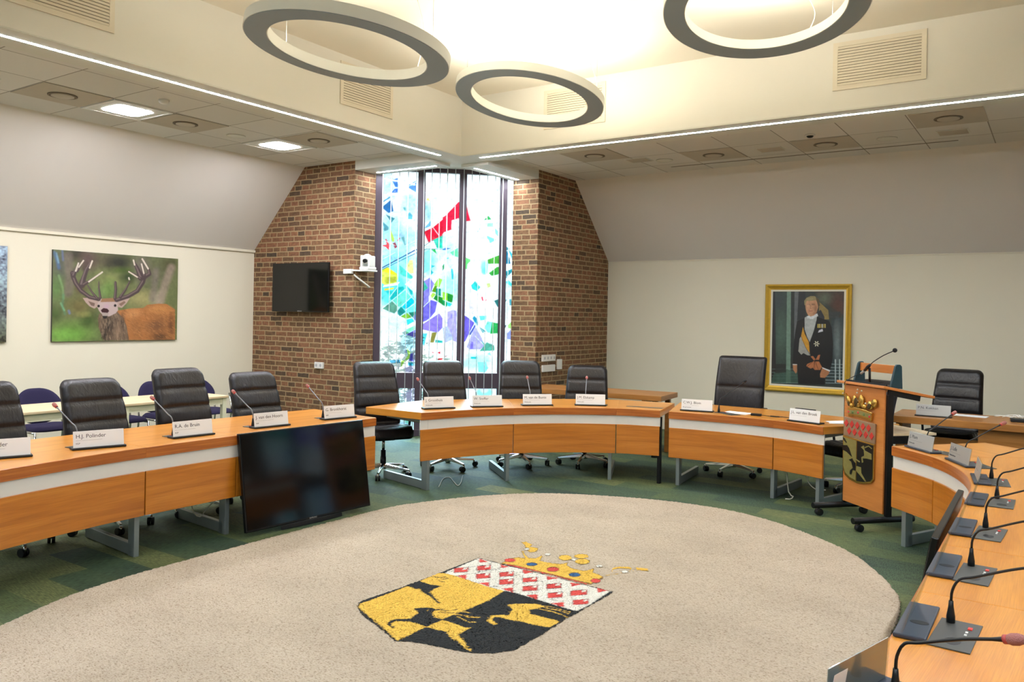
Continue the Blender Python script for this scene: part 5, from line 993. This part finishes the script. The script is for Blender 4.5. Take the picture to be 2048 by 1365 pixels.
exec_chair((.22,5.93), (.05,-1), 'tall square-topped chair of two cushions behind the chair\'s desk', 1.275, style=1, group=None, spin=.12)
exec_chair((1.50,5.84), (-.5,-.87), 'black leather chair half hidden behind the lectern', 1.10, lm=BLEATHER, spin=.4)
exec_chair((2.22,7.10), (-.12,-1), 'black ribbed chair behind the straight table on the right', 1.185, lm=BLEATHER, spin=.3)

# ---------------------------------------------------------------- cream tables and navy chairs by the left wall
for i, (y0, y1) in enumerate(((-.76,.44),(.45,1.655),(1.675,2.88))):
    t = empty('side_table', (0,0,0), label=['cream framed table at the left edge, mostly hidden','cream framed table by the left wall, left one behind the second leather chair','cream framed table by the left wall, ending before the brick wall'][i], cat='table', group='birch-topped tables along the left wall')
    x0, x1 = -5.10, -4.46
    MB().bb(x0,x1,y0,y1,.715,.74).build('tabletop', BIRCH, t, bevel=.004, uvrot=PI/2)
    mb = MB(); mb.bb(x1-.055,x1-.03,y0+.04,y1-.04,.645,.715); mb.bb(x0+.03,x0+.055,y0+.04,y1-.04,.645,.715); mb.bb(x0+.04,x1-.04,y0+.03,y0+.055,.645,.715); mb.bb(x0+.04,x1-.04,y1-.055,y1-.03,.645,.715); mb.build('frame', CREAMM, t)
    for a in (x0+.045, x1-.045):
        for b in (y0+.035, y1-.035): MB().bb(a-.024,a+.024,b-.024,b+.024,0,.715).build('leg', CREAMM, t, bevel=.003)
def navy_chair(x, y, face, label):
    rz = math.atan2(face[1], face[0])-PI/2; t = empty('side_chair', (x, y, 0), rz, label, 'chair', 'navy upholstered chairs along the left wall')
    b = pad(.475, .36, .20, .022, .012, [], nx=18, nz=22); b.v = [(q[0], -.23-.10*(q[2]/.4)+q[1]+.07*(q[0]/.26)**2, q[2]+.47) for q in b.v]; b.build('backrest', NAVY, t)
    s_ = pad(.47, .45, .12, .03, .018, [], nx=16, nz=16); s_.v = [(q[0], q[2]-.22, q[1]+.435) for q in s_.v]; s_.build('seat', NAVY, t)
    for sx in (-1, 1):
        MB().tube(catmull([(sx*.235,-.26,.0),(sx*.235,-.22,.25),(sx*.235,-.20,.45),(sx*.22,-.27,.62)], .06), .0115, 8).build('leg', CHROME, t)
        MB().tube([(sx*.235,.22,0),(sx*.225,.17,.43)], .0115, 8).build('leg', CHROME, t)
        MB().tube([(sx*.235,-.20,.42),(sx*.225,.17,.42)], .009, 8).build('side_rail', CHROME, t)
for y, l in ((1.43,'navy chair showing between the first and second leather chairs'),(2.19,'navy chair mostly hidden by the second leather chair, its right shoulder showing'),(2.76,'navy chair whose left half shows left of the tallest leather chair'),(3.31,'navy chair showing a shoulder right of the tallest leather chair'),(4.02,'navy chair nearest the brick wall, left edge showing')): navy_chair(-5.42, y, (1,.0), l)

# ---------------------------------------------------------------- oak credenza, straight table
t = empty('side_board', (-1.6,6.5,0), .10, 'long oak table along the brick pier, behind the middle row chairs', 'table')
MB().bb(-1.05,.80,-.36,.30,.69,.752).build('tabletop', WOODBACK, t, bevel=.003)
for a, b in ((-.98,-.30),(-.98,.22),(.70,-.28),(.70,.22)): MB().bb(a-.03,a+.03,b-.03,b+.03,0,.69).build('leg', BLACKM if a > 0 and b < 0 else WOODBACK, t, bevel=.003)
MB().bb(.52,.56,-.26,.2,.25,.69).build('side_panel', WOODBACK, t)
t = empty('straight_table', (0,0,0), label='straight cherry table by the right wall with a nameplate on it', cat='table')
MB().bb(1.76,3.4,6.10,6.86,.685,.752).build('tabletop', WOODBACK, t, bevel=.003)
MB().bb(2.53,3.4,6.16,6.185,.44,.685).build('front_panel', WOODBACK, t, bevel=.002)
MB().bb(1.80,3.4,6.30,6.32,.33,.55).build('lower_panel', WOODBACK, t, bevel=.002)
for x in (1.83, 3.33): MB().bb(x-.03,x+.03,6.2,6.78,0,.685).build('leg', WOODBACK, t, bevel=.003)

# ---------------------------------------------------------------- big screen leaning on the left desks
def screen(name, w_, h_, loc, rotm, label, stand=False, logo=True):
    t = empty(name, loc, label=label, cat='screen'); t.rotation_euler = rotm.to_euler()
    MB().bb(-w_/2,w_/2,-.02,.012,0,h_).build('casing', BEZEL, t, bevel=.006)
    MB().bb(-w_/2+.012,w_/2-.012,-.0222,-.0202,.018,h_-.012).build('display', SCREEN, t)
    if stand:
        MB().prism([(-.30,0),(-.16,-.018),(.10,-.018),(.30,0)], -.034, .0).build('lower_bar', BLACKP, t, bevel=.003).matrix_local = Matrix.Translation((0,-.012,.0)) @ Matrix.Rotation(0, 4, 'X')
    if logo: text('SAMSUNG', .016 if w_ > 1.15 else .02, t, ALU, Matrix.Translation((-.035,-.0225,.004)) @ Matrix.Rotation(PI/2, 4, 'X'), 'maker_mark')
    return t
bl = Vector((-1.800,1.060,0)); br = Vector((-1.706,2.265,0)); d_ = (br-bl).normalized(); nrm = Vector((d_.y,-d_.x,0)); lean = math.radians(9.4)
R0 = Matrix((d_, -nrm, Vector((0,0,1)))).transposed(); Rm = R0 @ Matrix.Rotation(-lean, 3, 'X')
cc_ = (bl+br)/2
Lw = (br-bl).length
# bottom edge stands on the carpet; top leans back on the desk edge
screen('leaning_screen', Lw, .735, (cc_.x, cc_.y, .036), Rm, 'big dark flat screen standing on the carpet, leaning against the left desks', stand=True)
d2 = Vector((.01,-1,0)).normalized(); n2 = Vector((d2.y,-d2.x,0)); R2 = Matrix((d2, -n2, Vector((0,0,1)))).transposed() @ Matrix.Rotation(-math.radians(9), 3, 'X')
screen('leaning_screen', 1.245, .728, (2.618, 1.80, .030), R2, 'second big screen leaning against the right desks, only its black top edge seen', stand=True)
screen('wall_screen', 1.135, .675, ((-6.085-4.945)/2, YA-.085, 1.682), Matrix.Rotation(0, 3, 'X'), 'dark flat screen mounted on the left brick wall')
tag(MB().bb(-.2,.2,0,.062,-.15,.15).build('wall_bracket', BLACKM, loc=(-5.515, YA-.0625, 2.02)), 'black bracket behind the wall-mounted screen', 'bracket')

# ---------------------------------------------------------------- camera on the brick corner
t = empty('room_camera', (-4.50,5.05,2.255), label='white dome camera on a small shelf at the brick corner by the stained glass', cat='camera')
MB().prism([(-.085,-.07),(.085,-.07),(.085,.09),(-.085,.09)], .005, .045).build('base', WHITE, t, bevel=.012, seg=3)
MB().bb(-.09,-.045,-.05,.07,.04,.20).build('side_arm', WHITE, t, bevel=.015, seg=3); MB().bb(.05,.085,-.05,.07,.04,.19).build('side_arm', WHITE, t, bevel=.015, seg=3)
h = MB(); h.sphere((0,0,.15), .068, 24); h.build('head', WHITE, t); MB().cyl((.02,-.05,.125), (.03,-.085,.118), .027, n=18).build('lens', BLACKP, t)
t = empty('camera_shelf', (0,0,0), label='white metal shelf with diagonal strut holding the dome camera', cat='shelf')
MB().bb(-4.72,-4.40,4.95,5.14,2.236,2.256).build('shelf_plate', WHITE, t, bevel=.003); MB().bb(-4.73,-4.59,4.835,4.885,2.20,2.262).build('bracket', WHITE, t, bevel=.004); MB().bb(-4.72,-4.55,4.86,4.97,2.236,2.256).build('shelf_tab', WHITE, t)
MB().tube([(-4.60,4.90,2.19),(-4.50,5.10,2.03),(-4.59,5.16,2.03)], .012, 8).build('strut', WHITE, t)

# ---------------------------------------------------------------- sockets
def socket(o, u, w_, h_, n, label, grp=None):
    """o centre on the wall, u 'x' (wall facing -y) or 'y' (wall facing +x)"""
    t = empty('wall_socket', o, 0 if u == 'x' else PI/2, label, 'socket', grp); MB().bb(-w_/2,w_/2,-.03,-.0005,-h_/2,h_/2).build('box', WHITE, t, bevel=.004)
    for k in range(n):
        x = -w_/2+w_*(k+.5)/n; R = Matrix.Rotation(PI/2, 3, 'X'); m2 = MB(); m2.lathe([(.0001,.0),(.019,.0),(.021,.001)], (x,-.0325,0), 18, R=R); m2.build('outlet', mat('socket_grey', (176,178,180), .4), t)
socket((-5.195,YA,.958), 'x', .165, .085, 2, 'white double wall socket on the left brick wall below the screen')
socket((XB,6.92,1.10), 'y', .34, .09, 4, 'white four-gang socket strip on the right brick pier')
socket((XB,6.92,.955), 'y', .33, .095, 0, 'blank white box under the four-gang socket strip')
socket((XB,7.22,1.0), 'y', .11, .145, 0, 'small upright white box right of the socket strip')

# ---------------------------------------------------------------- lectern
ang = math.atan2(4.342-4.723, 2.026-1.614); t = empty('lectern', ((1.614+2.026)/2, (4.723+4.342)/2, 0), ang, 'beech and black metal lectern on castors with a gilt coat of arms', 'lectern')
# local x along the front, +y away from the middle of the room
W2 = .272
for sx in (-1, 1):
    x = sx*W2; k = MB(); k.tube([(x,-.30,.088),(x,.26,.088)], .026, 14); k.build('foot_bar', BLACKM, t)
    MB().bb(x-.014,x+.014,-.006,.05,.11,1.10).build('post', BLACKM, t, bevel=.004)
    for y in (-.24, .20):
        c_ = MB(); c_.cyl((x-.022,y,.03), (x+.022,y,.03), .030, n=18); cs = c_.build('caster', BLACKP, t); MB().cyl((x,y,.04), (x,y,.075), .010, n=10).build('caster_fork', BLACKM, cs)
    MB().bb(x-.012,x+.012,.04,.34,-.055,-.012).build('top_support', BLACKM, t, bevel=.003).matrix_local = Matrix.Translation((0,-.03,1.16)) @ Matrix.Rotation(math.radians(-10), 4, 'X')
MB().bb(-W2+.018,W2-.010,-.022,-.006,.128,1.14).build('front_board', BEECH, t, bevel=.002, uvrot=0)
# sloping reading top
tm = Matrix.Translation((0,-.03,1.16)) @ Matrix.Rotation(math.radians(-10), 4, 'X')
o = MB().bb(-W2-.045,W2+.03,-.03,.46,-.011,.011).build('reading_top', BEECH, t, bevel=.004); o.matrix_local = tm
o = MB().bb(-.26,.26,.02,.03,.011,.03).build('paper_ledge', BLACKM, t); o.matrix_local = tm
MB().bb(-W2+.02,W2+.0,.06,.47,.765,.785).build('shelf', BIRCH, t, bevel=.002); MB().bb(-W2+.02,W2,.06,.44,.70,.76).build('shelf_box', BLACKM, t)
for sx in (-1, 1):   # dark side cheeks above the top
    pr = [(.045,1.155),(.16,1.145),(.15,1.33),(.135,1.345),(.105,1.345),(.09,1.33)]; mb = MB(); x = sx*.235
    vs = [(x-.011,a,b) for a, b in pr]+[(x+.011,a,b) for a, b in pr]; n = len(pr); mb.add(vs, [tuple(range(n)), tuple(range(2*n-1, n-1, -1))]+[(i, n+i, n+(i+1) % n, (i+1) % n) for i in range(n)]); mb.build('side_cheek', TEALG, t, bevel=.004)
MB().bb(-.225,.225,.105,.121,1.265,1.335).build('front_rail', BEECH, t, bevel=.002)
MB().bb(-.225,.225,.06,.15,1.155,1.165).build('tray', BLACKM, t)
# coat of arms on the front
arms = empty('coat_of_arms', (0,0,0)); bpy.data.objects.remove(arms)
GILT = mat('gilt', (206,166,84), .25, metal=.9); ENR = mat('enamel_red', (206,58,52), .35, coat=.3); ENB = mat('enamel_black', (16,18,18), .35, coat=.3); ENG = mat('enamel_gold', (150,142,84), .35, coat=.3, metal=.3, noise=.2, nscale=30); SILV = mat('pewter', (176,150,122), .4, metal=.6)
YF = -.024
def fp(pts): return pts
def plate(poly, d0, d1, m, name, parent, bevel=0):
    # poly in (x, z) on the front board, d outwards
    Mx = Matrix(((1,0,0,0),(0,0,-1,YF),(0,1,0,0),(0,0,0,1))); mb = MB(); mb.prism(poly, d0, d1, M=Mx); return mb.build(name, m, parent, bevel=bevel)
AX = -.005
def A_(u, v):   # traced in the close view: u 100..560 across the board, v down
    return ((u-345)/487*.548+AX, 1.147-(v-165-.10*(u-345))/1000*.848)
def AP(L): return [A_(*q) for q in L]
sh_ = plate(AP([(130,670),(300,698),(500,728),(496,1075),(470,1110),(400,1128),(305,1137),(220,1115),(160,1075),(135,1000)]), 0, .014, GILT, 'shield', t, bevel=.003)
plate(AP([(142,690),(298,712),(296,1110),(230,1090),(170,1050),(145,985)]), .014, .016, ENG, 'shield_field', sh_); plate(AP([(306,714),(488,740),(484,1065),(460,1095),(390,1112),(306,1115)]), .014, .016, ENB, 'shield_field', sh_)
plate(AP([(130,775),(190,770),(215,800),(250,880),(225,865),(190,840),(135,820)]), .016, .019, ENB, 'stag_relief', sh_); plate(AP([(135,690),(155,700),(185,740),(180,750),(140,715)]), .016, .018, ENB, 'antler_relief', sh_)
plate(AP([(215,915),(255,895),(272,920),(296,940),(296,1015),(262,1012),(245,1062),(228,1055),(232,1020),(265,990),(245,930)]), .016, .019, ENB, 'stag_relief', sh_)
plate(AP([(306,965),(360,972),(365,1030),(420,1100),(410,1104),(350,1050),(306,1015)]), .016, .019, ENG, 'stag_relief', sh_); plate(AP([(355,770),(385,752),(400,800),(475,825),(478,880),(420,875),(375,880),(385,915),(370,925),(362,870),(395,850),(388,795)]), .016, .019, ENG, 'stag_relief', sh_)
for q in ([(395,765),(440,745),(480,770),(475,776),(440,756),(402,776)], [(270,905),(300,895),(345,915),(340,925),(300,908),(275,915)]): plate(AP(q), .016, .018, ENG, 'antler_relief', sh_)
bd = plate(AP([(138,480),(505,530),(500,725),(300,697),(138,668)]), 0, .014, SILV, 'red_diamond_band', t, bevel=.003)
for r_ in range(2):
    for k in range(6):
        u = 175+k*65-r_*30+r_*0; v = 545+(u-175)*.11+r_*72
        if 150 < u < 490: plate(AP([(u,v-36),(u+24,v),(u,v+38),(u-24,v)]), .014, .019, ENR, 'red_lozenge', bd)
cr = plate(AP([(186,385),(260,378),(330,386),(400,398),(474,425),(462,512),(400,490),(330,478),(260,470),(198,472)]), 0, .02, GILT, 'crown', t, bevel=.004)
plate(AP([(196,408),(330,408),(462,438),(460,478),(330,450),(198,446)]), .02, .022, ENG, 'crown_band', cr)
for u, v, c_ in ((205,427,'r'),(255,430,'g'),(318,430,'r'),(385,445,'g'),(448,462,'r')):
    x, z = A_(u, v); mb = MB(); mb.sphere((x, YF-.022, z), .011, 12, sc=(1.2,.5,1)); mb.build('gem', ENR if c_ == 'r' else mat('enamel_green', (96,120,60), .3), cr)
for (u, v, w_, h_, a_) in ((268,318,27,60,.0),(345,312,30,62,-.05),(196,310,24,50,-.45),(492,330,30,48,.6),(448,352,34,44,.75),(385,368,24,26,.0),(232,362,20,26,0),(310,352,26,34,0)):
    x, z = A_(u, v); mb = MB(); mb.sphere((x, YF-.016, z), .001, 18, sc=(w_*1.15, 17, h_*.85), R=Matrix.Rotation(a_, 3, 'Y')); mb.build('crown_leaf', GILT, cr)
for (u, v, w_, h_, a_) in ((300,325,25,46,0),(450,362,22,36,.75),(212,345,13,26,-.4)):
    x, z = A_(u, v); mb = MB(); mb.sphere((x, YF-.031, z), .001, 14, sc=(w_, 5, h_*.85), R=Matrix.Rotation(a_, 3, 'Y')); mb.build('crown_hollow', mat('dark_gilt', (84,70,44), .4, metal=.6), cr)  # darker gilt ovals laid over the leaves as the crown's hollows
for (u, v) in ((130,242),(178,325),(300,232),(318,308),(352,212),(400,335),(468,372),(305,200)):
    x, z = A_(u, v); mb = MB(); mb.sphere((x, YF-.02, z), .0075, 12); mb.build('pearl', mat('pearl', (226,216,190), .25), cr)
plate(AP([(115,240),(150,240),(215,330),(185,345)]), 0, .01, GILT, 'crown_scroll', cr)
# lectern microphone and clip
t2 = empty('lectern_microphone', t.matrix_world @ Vector((0,0,0)), label='black gooseneck microphone in a clip on top of the lectern', cat='microphone'); t2.location = t.location; t2.rotation_euler = t.rotation_euler
MB().tube([(-.02,.05,1.17),(-.02,.045,1.30)], .010, 10).build('clip_stem', BLACKM, t2)
MB().tube([(-.075,.04,1.275),(-.02,.03,1.31),(.02,.02,1.33)], [.011,.015,.010], 12).build('handle', BLACKP, t2); MB().tube([(-.13,.045,1.245),(-.085,.04,1.27)], [.010,.011], 10).build('plug', mat('plug_grey', (150,150,150), .4), t2)
MB().tube(catmull([(.02,.02,1.33),(.10,.0,1.365),(.25,-.03,1.42),(.405,-.055,1.465)], .02), .0042, 8).build('gooseneck', BLACKP, t2)
MB().sphere((.418,-.058,1.469), .018, 16).build('foam_windshield', BFOAM, t2)
MB().tube(catmull([(-.14,.045,1.24),(-.18,.02,1.22),(-.195,-.03,1.19),(-.195,-.066,1.165),(-.195,-.07,1.14)], .02), .003, 6).build('cable', BLACKP, t2)

# ---------------------------------------------------------------- things on the desks
tag(MB().bb(-.13,.13,-.09,.09,0,.003).build('paper_sheet', PAPER, loc=(.50,5.20,.7515), rz=-.15), 'sheet of white paper lying before the tall square-topped chair', 'paper')
t = empty('power_adapter', (.72,5.10,.7515), .1, 'black power adapter with a curled cable on the chair\'s desk', 'adapter'); MB().bb(-.05,.05,-.02,.02,0,.022).build('body', BLACKP, t, bevel=.004)
MB().tube(catmull([(.05,0,.01),(.12,.03,.004),(.2,.05,.004),(.22,.01,.004),(.14,-.01,.005),(.13,.03,.006),(.2,.04,.004),(.32,.0,.004),(.45,-.05,.004)], .02), .0035, 6).build('cable', BLACKP, t)
tag(MB().bb(-.10,.10,-.014,.014,0,.10).build('dark_book', BLACKP, loc=(1.17,5.16,.7515), rz=-.22, bevel=.003), 'thin dark tablet standing behind the nameplate left of the lectern', 'tablet')
for i, (x, y, r_) in enumerate(((1.52,5.10,.3),(1.50,5.14,.9))): tag(MB().bb(-.12,.12,-.085,.085,0,.002).build('paper_sheet', PAPER, loc=(x,y,.7515+.003*i), rz=r_), ['upper','lower'][1-i]+' one of two paper sheets lying beside the lectern', 'paper')
tag(MB().bb(-.16,.16,-.08,.08,0,.004).build('paper_sheet', PAPER, loc=(2.42,6.62,.7535), rz=-.1), 'papers lying before the black ribbed chair', 'paper')
P = [(.12*math.cos(a*.9)*(1-.02*a)+.03*a/4, .09*math.sin(a*.9), .012+.012*(1+math.sin(a*1.7))) for a in np.arange(0, 26, .5)]
tag(MB().tube(P, .0035, 6).build('white_cable', WHITE, loc=(2.72,6.62,.7535)), 'coiled white cable on the straight table', 'cable')
tag(MB().bb(-.09,.09,-.06,.06,0,.03).build('black_box', BLACKP, loc=(2.87,6.42,.7535), rz=.1, bevel=.005), 'flat black box at the right edge on the straight table', 'box')
# cables on and above the carpet
def cable(pts, r_, m, label, name='floor_cable'): tag(MB().tube(catmull(pts, .03), r_, 6).build(name, m), label, 'cable')
CW = mat('cable_white', (206,206,192), .5)
q = [at(700+x*.1758, 860+y*.1758, z=.006) for x, y in ((1010,650),(1060,560),(1130,540),(1180,590),(1225,635),(1262,600),(1285,520))]
cable([(v.x, v.y, .006) for v in q], .004, CW, 'loose white cable curling on the carpet under the middle row')
cable([(1.02,5.05,.60),(1.03,5.06,.3),(1.06,5.05,.06),(1.11,5.02,.03),(1.09,4.98,.008),(1.05,4.97,.008)], .006, CW, 'cream cable hanging behind a leg left of the lectern')
cable([(1.20,5.1,.30),(1.22,5.1,.18),(1.30,5.06,.12),(1.40,5.02,.13)], .005, CW, 'white cable looping under the desk beside the lectern')
cable([(-2.35,1.0,.36),(-2.33,.98,.16),(-2.30,1.03,.09),(-2.27,1.08,.16),(-2.25,1.25,.28),(-2.25,1.35,.40)], .005, CW, 'white cable hanging under the short left desk section')
